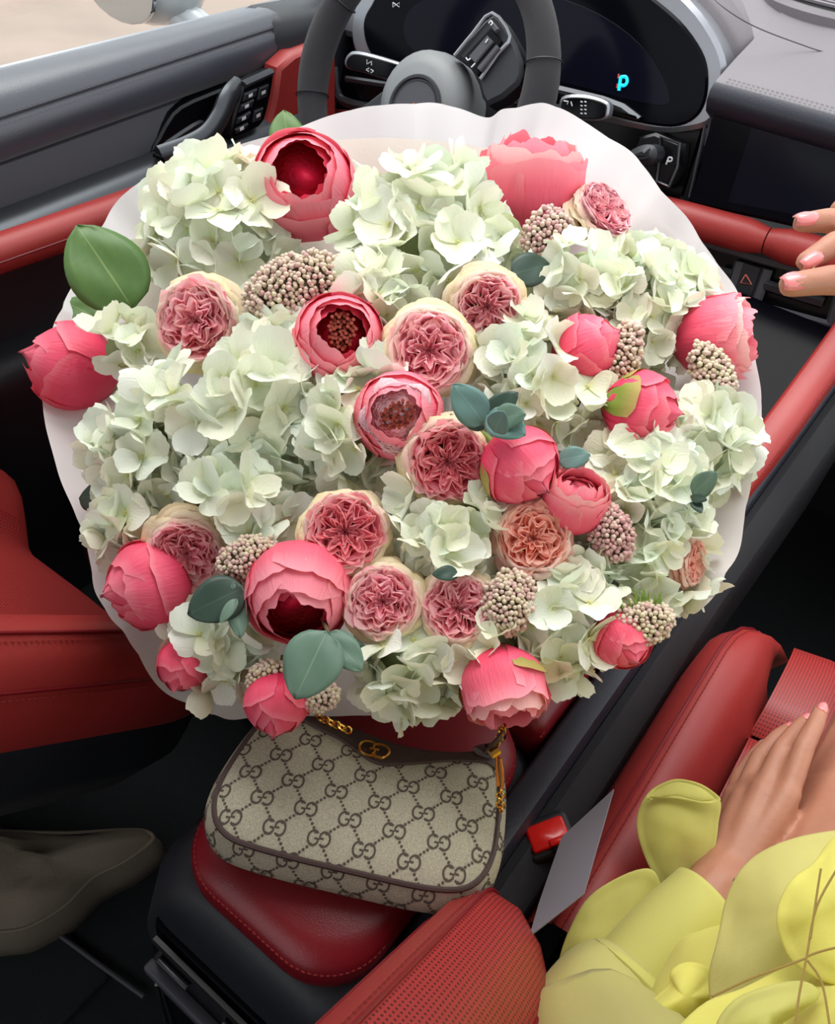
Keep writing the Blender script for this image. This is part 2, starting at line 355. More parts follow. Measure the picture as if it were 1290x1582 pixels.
dslab('display_lit_area', [(640, 8), (760, -25), (900, 10), (990, 70), (1035, 150), (1000, 160), (860, 125), (700, 95), (630, 70)], .0085, .0008, M['screen2'], ds, .0002, 4)
def glyph(name, strokes, w, m, par, f, t=.0006):
    mb = MB()
    for s in strokes: mb.tube([f(*p) for p in s], w, 5)
    return tag(mb.build(name, m, par), kind='stuff' if len(strokes) > 1 else None)
fd = lambda x, y: pd(x, y, .0095)
glyph('gear_letter', [[(956, 140), (959, 118)], crv2([(959, 119), (967, 119), (969, 126), (965, 132), (957, 131)], 4)], .0022, M['cyan'], ds, fd)
glyph('gear_marks', [[(955, 121), (956, 114)], [(953, 136), (954, 129)]], .0012, M['redlit'], ds, fd)
glyph('display_mark', [[(607, 4), (607, 11), (612, 7.5), (617, 11), (617, 4), (612, 7.5), (607, 4)]], .0008, M['white'], ds, fd)
# column, stalks and shelf below the display
dslab('lower_bezel', [(862, 132), (930, 148), (962, 160), (988, 180), (982, 186), (950, 178), (920, 166), (862, 150)], .02, .03, M['alu'], None, .005)
mb = MB(); mb.slab([pd(x, y, -.02) for x, y in [(500, 60), (560, 84), (760, 130), (900, 165), (1050, 190), (1100, 180), (1050, 330), (800, 330), (500, 250), (470, 130)]], DN, .08, .01); mb.build('lower_fascia', M['gloss'], dash)
mb = MB(); P = [pd(x, y, .006) for x, y in [(516, 104), (520, 140), (535, 158), (600, 172), (700, 190)]]; mb.tube(crv(P, 5), .0075, 8); mb.build('vent_frame', M['alu'], dash)
mb = MB(); P = [pd(x, y, .006) for x, y in [(535, 122), (600, 132), (660, 140)]]; mb.tube(P, .005, 6); mb.build('vent_blade', M['alu'], dash)
mb = MB(); mb.slab([pd(x, y, -.01) for x, y in crv2([(440, 42), (446, 24), (470, 14), (540, 0), (560, 20), (560, 60), (520, 52), (450, 50)], 4, True)], DN, .06, .008); mb.build('dash_end_cap', M['silver'], dash)
mb = MB(); mb.slab([pd(x, y, -.012) for x, y in [(505, 180), (512, 168), (560, 172), (560, 230), (505, 230)]], DN, .02, .003); mb.build('knee_panel', M['red'], dash)
def stalk(pxs, off, icons, name):
    mb = MB(); mb.slab([pd(x, y, off) for x, y in crv2(pxs, 4, True)], DN, .016, .004); o = mb.build(name, M['silver'], dash)
    c = (sum(p[0] for p in pxs) / len(pxs), sum(p[1] for p in pxs) / len(pxs))
    dslab('stalk_face', [(c[0] + (x - c[0]) * .9, c[1] + (y - c[1]) * .82 + .5) for x, y in pxs], off + .001, .004, M['gloss'], o, .001, 4)
    glyph('stalk_icons', icons, .0009, M['white'], o, lambda x, y: pd(x, y, off + .0014))
stalk([(530, 96), (536, 83), (552, 79), (600, 92), (628, 104), (622, 122), (600, 124), (560, 112), (536, 106)], .075, [[(567, 92), (567, 99), (574, 95), (574, 101)], [(566, 108), (570, 105), (570, 111), (566, 108)], [(577, 110), (573, 107), (573, 113), (577, 110)]], 'indicator_stalk')
stalk([(866, 150), (900, 146), (935, 156), (940, 170), (932, 185), (900, 186), (866, 178)], .05, [[(871, 156), (878, 157), (876, 161)], [(882, 157), (884, 164)]] + [[(897 + 6 * i, 157 + 6 * j), (900 + 6 * i, 158 + 6 * j)] for i in range(2) for j in range(4)], 'wiper_stalk')
# gear selector
gs = dslab('gear_selector_panel', [(985, 212), (1012, 205), (1051, 222), (1046, 262), (1030, 292), (1005, 284), (965, 262)], .022, .04, M['gloss'], None, .004)
mb = MB(); mb.tube([pd(x, y, .024) for x, y in [(1021, 212), (1050, 222), (1046, 258), (1033, 288), (1014, 280), (1018, 246)]], .0025, 6, closed=True); mb.build('button_frame', M['alu'], gs)
mb = MB(); mb.slab([pd(x, y, .06) for x, y in crv2([(966, 236), (990, 224), (1008, 226), (1012, 240), (1002, 254), (975, 256), (962, 246)], 3, True)], DN, .04, .008); lv = mb.build('gear_lever', M['black'], gs)
mb = MB(); mb.slab([pd(x, y, .061) for x, y in [(992, 233), (1002, 226), (1004, 230), (994, 238)]], DN, .004, .001); mb.build('lever_tab', M['silver'], gs)
glyph('park_letter', [[(1029, 254), (1033, 243)], crv2([(1033, 243), (1038, 244), (1037, 249), (1031, 249)], 3)], .0011, M['white'], gs, lambda x, y: pd(x, y, .0235))
mb = MB(); mb.tube([pd(x, y, .0) for x, y in [(1093, 175), (1082, 230), (1065, 305)]], .002, 5); mb.tube([pd(x, y, .0) for x, y in [(1100, 180), (1090, 225)]], .002, 5); mb.build('fascia_edge', M['grey'], dash)
# centre screen, red band, vents
cs = dslab('centre_screen', [(1104, 168), (1290, 223), (1520, 295), (1490, 432), (1290, 366), (1170, 338), (1062, 314), (1080, 250)], .012, .04, M['screen'], None, .004)
dslab('screen_reflection', [(1164, 190), (1290, 226), (1500, 295), (1470, 400), (1290, 344), (1124, 312)], .0124, .0006, M['screen2'], cs, .0002)  # paler patch paints a reflection onto the dark centre screen
def roll(name, px0, px1, m, r, n=10, off=.012, flat=1.0):
    a, b = pd(*px0, off), pd(*px1, off); mb = MB(); t = (b - a).normalized(); y = DN; x = t.cross(y).normalized(); rings = []
    for i in range(n + 1):
        k = i / n; e = min(1, math.sqrt(max(0, 1 - (1 - min(k, 1 - k) * 40) ** 2)) if min(k, 1 - k) < .025 else 1); e = max(e, .75)
        c = a.lerp(b, k); rings.append([c + x * math.cos(2 * math.pi * j / 14) * r * e + y * math.sin(2 * math.pi * j / 14) * r * e * flat for j in range(14)])
    mb.loft(rings); return mb.build(name, m, dash)
roll('red_band', (905, 297), (1184, 372), M['red'], .022)
roll('red_band', (1186, 372.5), (1520, 462), M['red'], .022)
vt = dslab('vent_housing', [(1040, 352), (1290, 425), (1500, 490), (1490, 570), (1284, 508), (1160, 468), (1060, 430)], -.012, .05, M['gloss'], None, .003)
def bars(nm, segs, r, m, par, off):
    for s in segs:
        mb = MB(); mb.tube([pd(x, y, off) for x, y in s], r, 6, flat=1.4); mb.build(nm, m, par)
bars('vent_frame', [[(1060, 366), (1170, 398), (1290, 432), (1480, 490)], [(1166, 472), (1283, 504)], [(1283, 504), (1302, 440)]], .005, M['grey'], vt, .0)
bars('vent_blade', [[(1112, 420), (1130, 425)], [(1181, 440), (1225, 454), (1272, 468)]], .0055, M['alu'], vt, .0)
hz = dslab('hazard_button', [(1147, 405), (1177, 414), (1160, 462), (1130, 452)], .002, .02, M['black'], vt, .002)
bars('button_rail', [[(1143, 404), (1128, 452)], [(1186, 416), (1168, 466)]], .005, M['grey'], vt, .0)
glyph('hazard_triangle', [[(1152, 424), (1161, 439), (1144, 437), (1152, 424)]], .0012, mat('hazard_pink', (230, 130, 120), .5), hz, lambda x, y: pd(x, y, .003))
mb = MB(); mb.box((.1, 1.12, .52), (1.75, .5, .22), bev=.05); mb.build('dash_underside', M['black'], dash)

# ------------------------------------------------------------------ steering wheel
W = Vector((-.402, .69, .803)); WN = Vector((0, -.90, .42)).normalized(); WX = Vector((1, 0, 0)); WV = WN.cross(WX) * 1.0
sw = thing('steering_wheel', 'dark suede steering wheel with silver-edged button spoke', 'steering wheel', W)
def pw(x, y, off=0): return at_plane(x, y, W + WN * off, WN)
mb = MB(); N = 72
mb.tube([W + (WX * math.cos(2 * math.pi * k / N) + WV * math.sin(2 * math.pi * k / N)) * .172 for k in range(N)], [.0195 + .003 * (math.cos(4 * math.pi * k / N)) ** 2 for k in range(N)], 14, closed=True)
rim = mb.build('rim', M['suede'], sw)
for a in (158, 22, 200, 340):
    a = math.radians(a); c = W + (WX * math.cos(a) + WV * math.sin(a)) * .172; rd = (WX * math.cos(a) + WV * math.sin(a)); mb = MB()
    mb.tube([c + (rd * math.cos(t) + WN * math.sin(t)) * .0226 for t in [2 * math.pi * k / 20 for k in range(20)]], .0011, 5, closed=True); mb.build('rim_seam', M['black'], rim)
hubc = pw(655, 160)
mb = MB(); rings = []
for r, h in ((.066, -.05), (.066, -.01), (.062, .008), (.052, .02), (.040, .026)): rings.append([hubc + (WX * math.cos(t) + WV * math.sin(t)) * r + WN * h for t in [2 * math.pi * k / 32 for k in range(32)]])
mb.loft(rings); hub = mb.build('hub', mat('hub_plastic', (124, 127, 128), .5, bump=.2, scale=900), sw, angle=60)
e0 = pw(640, 165, .028)
mb = MB(); mb.tube([e0 + (WX * math.cos(t) + WV * math.sin(t)) * .036 for t in [2 * math.pi * k / 32 for k in range(32)]], .003, 6, closed=True); mb.build('emblem_ring', M['black'], hub)
mb = MB(); mb.slab([e0 + (WX * math.cos(t) + WV * math.sin(t)) * .033 for t in [2 * math.pi * k / 28 for k in range(28)]], WN, .01, .003); mb.build('emblem_cover', M['grey'], hub)
mb = MB(); mb.slab([pw(x, y, .031) for x, y in [(634, 164), (638, 158), (643, 163)]], WN, .003, .0005); mb.build('hub_emblem', mat('copper_emblem', (190, 120, 60), .4, metal=.5), hub)
mb = MB(); mb.slab([pw(x, y, .012) for x, y in crv2([(700, 84), (730, 50), (762, 20), (784, 44), (806, 92), (800, 130), (752, 162), (738, 130), (722, 100)], 2, True)], WN, .03, .005); sp = mb.build('spoke', M['black'], sw)
mb = MB(); mb.tube(crv([pw(x, y, .016) for x, y in [(702, 86), (730, 52), (760, 20), (788, 56), (770, 82), (742, 122)]], 3), .0022, 6); mb.build('spoke_edge', M['silver'], sp)
mb = MB(); mb.slab([pw(x, y, .019) for x, y in [(716, 86), (758, 40), (774, 62), (736, 116)]], WN, .01, .003); mb.build('button_pad', M['gloss'], sp)
for q in ([(724, 86), (752, 54), (762, 64), (734, 98)], [(762, 34), (770, 44), (764, 50), (757, 42)], [(736, 104), (766, 68), (771, 74), (742, 110)]):
    mb = MB(); mb.slab([pw(x, y, .0225) for x, y in q], WN, .006, .0015); mb.build('button', M['grey'], sp)
glyph('button_marks', [crv2([(720, 89), (723, 93), (727, 90)], 3), [(728, 104), (734, 98)], [(750, 66), (754, 60)], crv2([(755, 36), (758, 32), (761, 36), (758, 39)], 3)], .0009, M['white'], sp, lambda x, y: pw(x, y, .0235))
mb = MB(); a = W + WN * .0; mb.slab([a + WX * x + WV * y for x, y in ((-.10, -.14), (-.03, -.05), (-.05, -.02), (-.13, -.11))], WN, .02, .004); mb.build('spoke', M['black'], sw)
mb = MB(); mb.slab([a + WX * x + WV * y for x, y in ((-.03, -.05), (.03, -.05), (.025, -.16), (-.025, -.16))], WN, .02, .004); mb.build('spoke', M['black'], sw)

# ------------------------------------------------------------------ centre console
con = thing('centre_console', 'black centre console with red armrest lid, red edge trim and rear air vents', 'console', (.085, .2, 0))
def rrect(x0, x1, y0, y1, z, r, n=6):
    out = []
    for cx, cy, a0 in ((x1 - r, y1 - r, 0), (x0 + r, y1 - r, 90), (x0 + r, y0 + r, 180), (x1 - r, y0 + r, 270)):
        for k in range(n + 1):
            a = math.radians(a0 + 90 * k / n); out.append(Vector((cx + r * math.cos(a), cy + r * math.sin(a), z)))
    return out
mb = MB()
mb.loft([rrect(-.045, .19, -.135, .16, 0, .03), rrect(-.045, .195, -.14, .16, .33, .035), rrect(-.03, .197, -.135, .16, .425, .045), rrect(-.012, .19, -.125, .16, .458, .05), rrect(.0, .18, -.11, .155, .465, .05)])
mb.build('console_body', M['black'], con, angle=60)
mb = MB()
mb.loft([rrect(.002, .168, -.116, .152, .462, .05, 8), rrect(-.004, .173, -.121, .154, .475, .052, 8), rrect(-.004, .173, -.121, .154, .484, .052, 8), rrect(.001, .168, -.116, .152, .495, .05, 8), rrect(.014, .155, -.10, .14, .502, .045, 8), rrect(.05, .12, -.05, .10, .507, .03, 8)])
lid = mb.build('armrest_lid', M['darkred'], con, angle=180)
mb = MB(); stitch(mb, rrect(-.002, .171, -.119, .153, .489, .052, 10) + [], .0045, .003, .0007); tag(mb.build('stitching', M['redth'], lid), kind='stuff')
mb = MB(); mb.loft([rrect(.03, .172, .159, .56, .40, .012), rrect(.03, .172, .159, .56, .488, .012), rrect(.035, .168, .163, .556, .497, .012), rrect(.045, .158, .172, .546, .5, .012)]); fl_ = mb.build('front_lid', M['darkred'], con, angle=180)
mb = MB(); stitch(mb, [(.1705, y / 100, .4885) for y in range(16, 56, 2)], .0045, .003, .0007); tag(mb.build('stitching', M['redth'], fl_), kind='stuff')
# right rail: slate coloured rail, ribbed trim below, running forward and up to the dash
def rail(name, path, prof, m, par=con):
    P = crv(path, 5); mb = MB(); mb.loft([[p + Vector((a, 0, b)) for a, b in prof] for p in P]); return mb.build(name, m, par, angle=50)
path = [(.176, -.12, .47), (.176, .05, .482), (.176, .3, .482), (.176, .48, .484), (.182, .60, .53), (.19, .70, .59), (.20, .86, .665)]
rail('side_rail', path, [(0, -.1), (0, 0), (.004, .004), (.024, .003), (.029, -.004), (.030, -.1)], M['blackl'])
rail('ribbed_side', [(p[0] + .03, p[1], p[2] - .012) for p in path], [(0, -.2), (0, 0), (.008, .001), (.03, -.03), (.034, -.06), (.03, -.3)], M['ribbed'])
tr = rail('red_edge_trim', [(.174, .5, .475), (.182, .565, .53), (.192, .65, .585), (.198, .73, .628), (.204, .80, .672), (.21, .86, .71)], [(-.018, -.05), (-.02, .0), (-.015, .006), (.012, .006), (.019, .0), (.02, -.035)], M['red'])
mb = MB(); stitch(mb, [p + Vector((.0185, 0, .0025)) for p in crv([(.182, .565, .53), (.192, .65, .585), (.198, .73, .628), (.204, .80, .672)], 5)], .0045, .003, .0006); tag(mb.build('stitching', M['redth'], tr), kind='stuff')
# sloping touch panel between the trims
mb = MB(); mb.slab([(-.03, .55, .49), (.165, .55, .49), (.182, .83, .64), (-.04, .83, .64)], (0, -.47, .88), .1, .004); mb.build('touch_panel', M['screen'], con)
mb = MB(); mb.slab([(-.02, .16, .40), (.03, .16, .44), (.03, .57, .46), (-.02, .57, .43)], (-.2, 0, 1), .3, .004); mb.build('console_side', M['black'], con)
# rear face with vents
def rf(x, y, off=0): return at_y(x, y, -.142 - off)
rv = MB(); rv.slab([(-.005, -.141, .395), (.165, -.141, .395), (.165, -.147, .10), (-.012, -.147, .10)], (0, -1, .02), .02, .004); rv = rv.build('rear_panel', M['screen'], con)
mb = MB(); mb.slab([(.002, -.150, .385), (.155, -.150, .385), (.155, -.150, .315), (.0, -.150, .315)], (0, -1, 0), .006, .002); mb.build('vent_recess', M['gloss'], rv)
mb = MB(); mb.box((.076, -.155, .337), (.158, .012, .011), bev=.003); mb.build('vent_slat', M['grey'], rv)
for x0 in (.03, .105):
    mb = MB(); mb.box((x0, -.153, .371), (.036, .006, .004), bev=.0015); mb.build('vent_tab', M['alu'], rv)
mb = MB(); mb.slab([(.0, -.151, .26), (.15, -.151, .26), (.15, -.152, .12), (.005, -.152, .12)], (0, -1, 0), .006, .002); mb.build('rear_touch_screen', M['screen'], rv)
mb = MB(); mb.tube(crv([(-.003, -.153, .28), (.0, -.155, .20), (.006, -.155, .12), (.03, -.155, .105)], 5), .0018, 6); mb.build('panel_edge', M['alu'], rv)

# ------------------------------------------------------------------ seats (backrests reclined, cushions ahead of them)
A_ = Vector((0, .74, -.67)).normalized(); NB = Vector((0, .67, .74)).normalized()
def backrest(seat, xi, sgn, P0, wid, L0, L1, ends):
    """xi: inner bolster edge x, sgn: direction away from the console; P0 (y,z): a point on the inner bolster's crest line"""
    base = Vector((0, P0[0], P0[1]))
    prof = [(0, -.105), (-.008, -.08), (-.008, -.042), (-.002, -.018), (.014, -.002), (.036, 0), (.06, -.012), (.085, -.038), (.105, -.058), (.12, -.064)]
    mid = [(wid / 2, -.062)]
    allp = prof + mid + [(wid - a, b) for a, b in prof[::-1]]
    def surf(a, x, h): return base + A_ * a + NB * h + Vector((xi + sgn * x, 0, 0))
    def ring(a, k, d): return [surf(a, x, h * (1 if h < -.1 else 1) - d * (1 if h > -.1 else .0)) for x, h in allp]
    n = 34; rows = []
    for i in range(n + 1):
        a = L0 + (L1 - L0) * i / n; e = max(0, (i / n - .82) / .18); d = ends * (1 - math.sqrt(max(0, 1 - min(1, e) ** 2.2)))
        rows.append([surf(a, x + (.035 if x < .03 else .02 if x < .1 else 0) * e ** 3, max(-.104, h - d)) for x, h in allp])
    return rows, surf
def make_backrest(seat, xi, sgn, P0, wid, L0, L1, ends=.1, jb=7):
    rows, surf = backrest(seat, xi, sgn, P0, wid, L0, L1, ends); np_ = len(rows[0])
    def part(nm, j0, j1, m):
        mb = MB(); mb.grid([r[j0:j1 + 1] for r in rows], flip=sgn > 0); return mb.build(nm, m, seat, angle=180)
    part('side_bolster', 0, jb, M['red']); part('backrest_centre', jb, np_ - 8, M['redperf']); part('side_bolster', np_ - 8, np_ - 1, M['red'])
    mb = MB(); lo = [r[0] for r in rows], [r[-1] for r in rows]
    shell = [[r[0], r[0] - NB * .05, r[0] - NB * .10 + Vector((sgn * .03, 0, 0)), r[-1] - NB * .10 - Vector((sgn * .03, 0, 0)), r[-1] - NB * .05, r[-1]] for r in rows]
    mb.grid(shell); mb.build('seat_shell', M['black'], seat, angle=60)
    mb = MB(); e = rows[-1]; mb.add(e, [tuple(range(len(e)))]); mb.add(shell[-1], [tuple(range(6))]); mb.build('backrest_end', M['red'], seat, smooth=False)
    for j, lift in ((2, .0015), (4, .001), (7, .001)):
        mb = MB(); mb.tube([r[j] + NB * lift for r in rows], .0016, 6); mb.build('seam', M['darkred'], seat)
        mb = MB(); stitch(mb, [r[j] + (r[j - 1] - r[j]).normalized() * .006 + NB * .001 + Vector((-sgn * .001, 0, 0)) for r in rows], .006, .0042, .0008); tag(mb.build('stitching', M['redth'], seat), kind='stuff')
    return rows, surf
def cushion(seat, x0, x1, y0, y1, zc, bw=.09, bh=.07, side=.18):
    """seat cushion with raised side bolsters and quilted centre"""
    w = x1 - x0; n = 18
    def bol(nm, xa, s):
        mb = MB(); rows = []
        pr = [(0, -side), (-.006, -.1), (-.006, .0), (.0, bh * .7), (.015, bh * .95), (.035, bh), (.06, bh * .75), (.08, bh * .3), (.092, .0), (.095, -.02)]
        for i in range(n + 1):
            t = i / n; y = y0 + (y1 - y0) * t; e = max(0, (t - .72) / .28); dz = -.10 * e ** 2.4; dx = .05 * e ** 2
            rows.append([(xa + s * (x + dx * (1 if x < .05 else .3 if x < .07 else -.7)), y, zc + z + dz * (1 if z > -.05 else .3) + .015 * t) for x, z in pr])
        mb.grid(rows, flip=s > 0); o = mb.build(nm, M['red'], seat, angle=180)
        mb = MB(); mb.tube([Vector(r[4]) + Vector((0, 0, .001)) for r in rows], .0016, 6); mb.build('seam', M['darkred'], o)
        mb = MB(); stitch(mb, [Vector(r[4]).lerp(Vector(r[5]), .35) + Vector((0, 0, .0008)) for r in rows], .0055, .004, .0008); tag(mb.build('stitching', M['redth'], o), kind='stuff')
        mb = MB(); e = rows[-1]; mb.add(e, [tuple(range(len(e)))]); mb.build('bolster_end', M['red'], o, smooth=False)
    bol('cushion_bolster', x0, 1); bol('cushion_bolster', x1, -1)
    xs0, xs1 = x0 + .08, x1 - .08; K = 3
    for k in range(K):
        ya, yb = y0 + (y1 - y0) * k / K + .002, y0 + (y1 - y0) * (k + 1) / K - .002; mb = MB(); rows = []
        for i in range(9):
            t = i / 8; y = ya + (yb - ya) * t; puff = .012 * (1 - (2 * t - 1) ** 4) + .015 * (k + t) / K; nose = -.02 * max(0, (k + t) / K - .8) ** 2 / .04
            rows.append([(xs0 + (xs1 - xs0) * s, y, zc + .042 + puff + nose + .012 * (1 - (2 * s - 1) ** 6) - .01) for s in np.linspace(0, 1, 9)])
        for r_ in (0, -1): rows[r_] = [(x, y, z - .012) for x, y, z in rows[r_]]
        mb.grid(rows); mb.build('cushion_panel', M['redperf'], seat, angle=180)
    mb = MB(); mb.box(((x0 + x1) / 2, (y0 + y1) / 2 - .01, zc - side / 2 - .06), (w - .05, (y1 - y0) - .04, side), bev=.02); mb.build('seat_base', M['black'], seat)
ds_ = thing('driver_seat', "red leather driver's seat with perforated centre, far side of the console", 'car seat', (-.36, .15, 0))
make_backrest(ds_, -.155, -1, (-.04, .545), .45, -.5, .25, .05)
cushion(ds_, -.585, -.185, .20, .60, .25)
ps_ = thing('passenger_seat', 'red leather passenger seat with stitched bolsters under the person in yellow', 'car seat', (.45, .15, 0))
make_backrest(ps_, .198, 1, (-.06, .592), .48, -.5, .165, .12, 4)
cushion(ps_, .245, .70, .03, .50, .40, bh=.085)

# ------------------------------------------------------------------ belt buckle, card, cloth bag
bk = thing('seat_belt_buckle', 'black seat belt buckle with red release button beside the passenger seat', 'buckle', (.215, .06, .36))
Bc = at_depth(846, 1290, .70); bx = (CAM_R * .93 + CAM_U * .36).normalized(); bz = Vector((-.05, -.35, .93)).normalized(); bx = (bx - bz * bx.dot(bz)).normalized(); by = bz.cross(bx); MBk = Matrix((bx, by, bz)).transposed()
mb = MB(); mb.box(Bc - bz * .05, (.045, .034, .10), MBk, .006); mb.build('buckle_body', M['black'], bk)
mb = MB(); mb.box(Bc + bz * .002, (.034, .022, .008), MBk, .003); rb = mb.build('release_button', M['redplastic'], bk)
mb = MB(); mb.box(Bc + bx * .008 - by * .008 + bz * .005, (.02, .006, .006), MBk, .002); mb.build('button_lip', M['redplastic'], rb)
mb = MB(); mb.box(Bc + bx * .008 - by * .0125 + bz * .002, (.018, .005, .007), MBk, .001); mb.build('buckle_slot', M['gloss'], bk)
mb = MB(); mb.tube([Bc - bz * .09, Bc - bz * .2 + Vector((0, .02, 0)), Bc - bz * .3 + Vector((0, .05, 0))], .014, 8, flat=.4); mb.build('buckle_stalk', M['black'], bk)
K = [at_depth(948, 1219, .668), at_depth(902, 1380, .60), at_depth(818, 1446, .592), at_depth(838, 1400, .615), at_depth(872, 1300, .655)]
kn = ((K[1] - K[0]).cross(K[2] - K[0])).normalized(); kn = kn if kn.dot(CAM_B) > 0 else -kn
K = [p - kn * (p - K[0]).dot(kn) for p in K]
mb = MB(); mb.slab(K, kn, .0012, .0003); tag(mb.build('paper_card', mat('grey_card', (120, 116, 124), .7)), 'grey folded card tucked between passenger seat and belt buckle', 'card')
# soft beige cloth bag on the rear floor
cb = thing('cloth_bag', 'slouched beige cloth bag on the dark floor behind the driver seat', 'bag', (-.3, -.16, 0))
out = crv2([(-120, 1296), (0, 1300), (110, 1303), (205, 1298), (243, 1301), (250, 1316), (205, 1350), (155, 1376), (112, 1420), (62, 1452), (20, 1464), (-60, 1462), (-140, 1400)], 5, True)
P0 = [at_z(x, y, .035) for x, y in out]; cc = sum(P0, Vector()) / len(P0); rows = []
rows.append([Vector((p.x, p.y, .002)) for p in P0])
for f, z in ((1.0, .035), (.985, .05), (.94, .066), (.86, .078), (.7, .088), (.5, .094), (.25, .096), (.06, .096)):
    rows.append([Vector((cc.x + (p.x - cc.x) * f, cc.y + (p.y - cc.y) * f, z + (1 - f * f) ** .5 * .03 * noise.noise(Vector((p.x * 14 * f, p.y * 14 * f, 2))) )) for p in P0])
mb = MB(); mb.loft(rows); mb.build('bag_body', M['beige'], cb, angle=180)
mb = MB(); mb.tube([Vector((cc.x + (p.x - cc.x) * .93, cc.y + (p.y - cc.y) * .93, .071)) for p in P0], .0022, 5, closed=True); mb.build('bag_seam', M['beige'], cb)
# ------------------------------------------------------------------ handbag lying on the armrest lid
M['canvas'] = mat('beige_canvas', (164, 158, 138), .85, bump=.5, scale=1800, var=.3, varscale=900, bdist=.0006)
M['print'] = mat('brown_print', (82, 72, 62), .85)
M['brown'] = mat('brown_leather', (66, 48, 44), .5, bump=.5, scale=900, var=.08, bdist=.0006)
M['gold'] = mat('gold_metal', (214, 160, 72), .22, metal=1.0)
B1, B2, B3 = at_z(345, 1290, .546), at_z(745, 1368, .546), at_z(560, 1160, .553)
BN = ((B2 - B1).cross(B3 - B1)).normalized(); BN = BN if BN.z > 0 else -BN
BU = (B2 - B1).normalized(); BV = BN.cross(BU)
def bp(x, y):
    p = at_plane(x, y, B1, BN) - B1; return (p.dot(BU), p.dot(BV))
bag = thing('handbag', 'small beige canvas handbag with brown monogram print on the red armrest', 'handbag', (.11, -.02, .505))
OUT = [(402, 1118), (378, 1148), (352, 1188), (337, 1218), (331, 1242), (334, 1268), (348, 1288), (375, 1303), (450, 1325), (560, 1351), (640, 1369), (690, 1375), (722, 1371), (746, 1352), (762, 1318), (769, 1270), (771, 1225), (769, 1190), (764, 1166), (740, 1166), (700, 1168), (645, 1163), (595, 1150), (540, 1128), (495, 1102), (455, 1088), (425, 1096)]
OP = crv2([bp(x, y) for x, y in OUT], 4, True); NO = len(OP)
ar = sum(OP[i][0] * OP[(i + 1) % NO][1] - OP[(i + 1) % NO][0] * OP[i][1] for i in range(NO))
if ar < 0: OP = OP[::-1]
OPv = np.array(OP); bc = OPv.mean(0)
def normal2(i):
    a, b = OPv[i - 1], OPv[(i + 1) % NO]; d = b - a; d = d / np.linalg.norm(d); return np.array((d[1], -d[0]))
ON = np.array([normal2(i) for i in range(NO)])
def inside(p):
    c = False; j = NO - 1
    for i in range(NO):
        if (OPv[i][1] > p[1]) != (OPv[j][1] > p[1]) and p[0] < (OPv[j][0] - OPv[i][0]) * (p[1] - OPv[i][1]) / (OPv[j][1] - OPv[i][1]) + OPv[i][0]: c = not c
        j = i
    return c
def near(p):
    best = (9, None, None)
    for i in range(NO):
        a, b = OPv[i], OPv[(i + 1) % NO]; ab = b - a; t = max(0, min(1, ((p - a) @ ab) / (ab @ ab))); q = a + ab * t; d = np.linalg.norm(p - q)
        if d < best[0]: best = (d, q, ON[i] * (1 - t) + ON[(i + 1) % NO] * t)
    return best
THK = .042
def bulge(s): return .009 * math.sin(math.pi * min(1, max(0, s / THK)))
def puff(d): return .011 * (1 - math.exp(-d / .016))
def bag_pt(p, lift=0.0):
    """canvas surface: the puffed face inside the outline, then down over the side"""
    p = np.array(p); d, q, n = near(p)
    if inside(p): v = B1 + BU * p[0] + BV * p[1] + BN * (puff(d) + lift)
    else:
        s = min(d, THK); v = B1 + BU * (q[0] + n[0] * (bulge(s) + lift)) + BV * (q[1] + n[1] * (bulge(s) + lift)) - BN * s
    return v
mb = MB(); rings = []
for f in (.02, .15, .3, .45, .6, .72, .82, .9, .95, .98, 1.0):
    rings.append([bag_pt(bc + (OPv[i] - bc) * f * (.9999)) for i in range(NO)])
for s in (.006, .014, .024, .034, THK): rings.append([B1 + BU * (OPv[i][0] + ON[i][0] * bulge(s)) + BV * (OPv[i][1] + ON[i][1] * bulge(s)) - BN * s for i in range(NO)])
rings.append([B1 + BU * (bc[0] + (OPv[i][0] - bc[0]) * .9) + BV * (bc[1] + (OPv[i][1] - bc[1]) * .9) - BN * (THK + .003) for i in range(NO)])
mb.loft(rings); body = mb.build('bag_body', M['canvas'], bag, angle=180)
# piping round the face, except along the top
mb = MB(); tp = [i for i in range(NO)]
mb.tube([B1 + BU * OPv[i][0] + BV * OPv[i][1] + BN * .0004 for i in tp], .0022, 7, closed=True); mb.build('piping', M['brown'], bag)
# printed pattern: paired letters on a lattice joined by dotted lines
def zp(x, y): return np.array(bp(280 + x * .465, 1080 + y * .465))
L0 = zp(610, 275); La = (zp(750, 310) - zp(470, 240)) / 2; Lc = (zp(655, 362) - zp(565, 188)) / 2; Ld = Lc - La
gx = La / np.linalg.norm(La); gy = np.array((-gx[1], gx[0])); gs_ = np.linalg.norm(La)
GR = gs_ * .13
def ribbon2(mb, pts, w, lift=.0004):
    n = len(pts); A, Bq = [], []
    for i in range(n):
        d = pts[min(n - 1, i + 1)] - pts[max(0, i - 1)]; d = d / (np.linalg.norm(d) + 1e-9); nn = np.array((-d[1], d[0])) * w / 2
        A.append(bag_pt(pts[i] + nn, lift)); Bq.append(bag_pt(pts[i] - nn, lift))
    mb.grid([A, Bq])
def letter_g(c, s, flip):
    """stroke of a round G; flip gives its half-turned twin"""
    pts = []
    for k in range(13):
        a = math.radians(48 + 282 * k / 12); pts.append(np.array((math.cos(a) * s * .92, math.sin(a) * s * 1.12)))
    bar = [np.array((s * .80, -s * .62)), np.array((s * .82, -s * .02)), np.array((s * .15, -s * .02))]
    f = -1 if flip else 1
    return [[c + gx * (p[0] * f) + gy * (p[1] * f) for p in st] for st in (pts, bar)]
lim = OPv.min(0) - .034, OPv.max(0) + .034
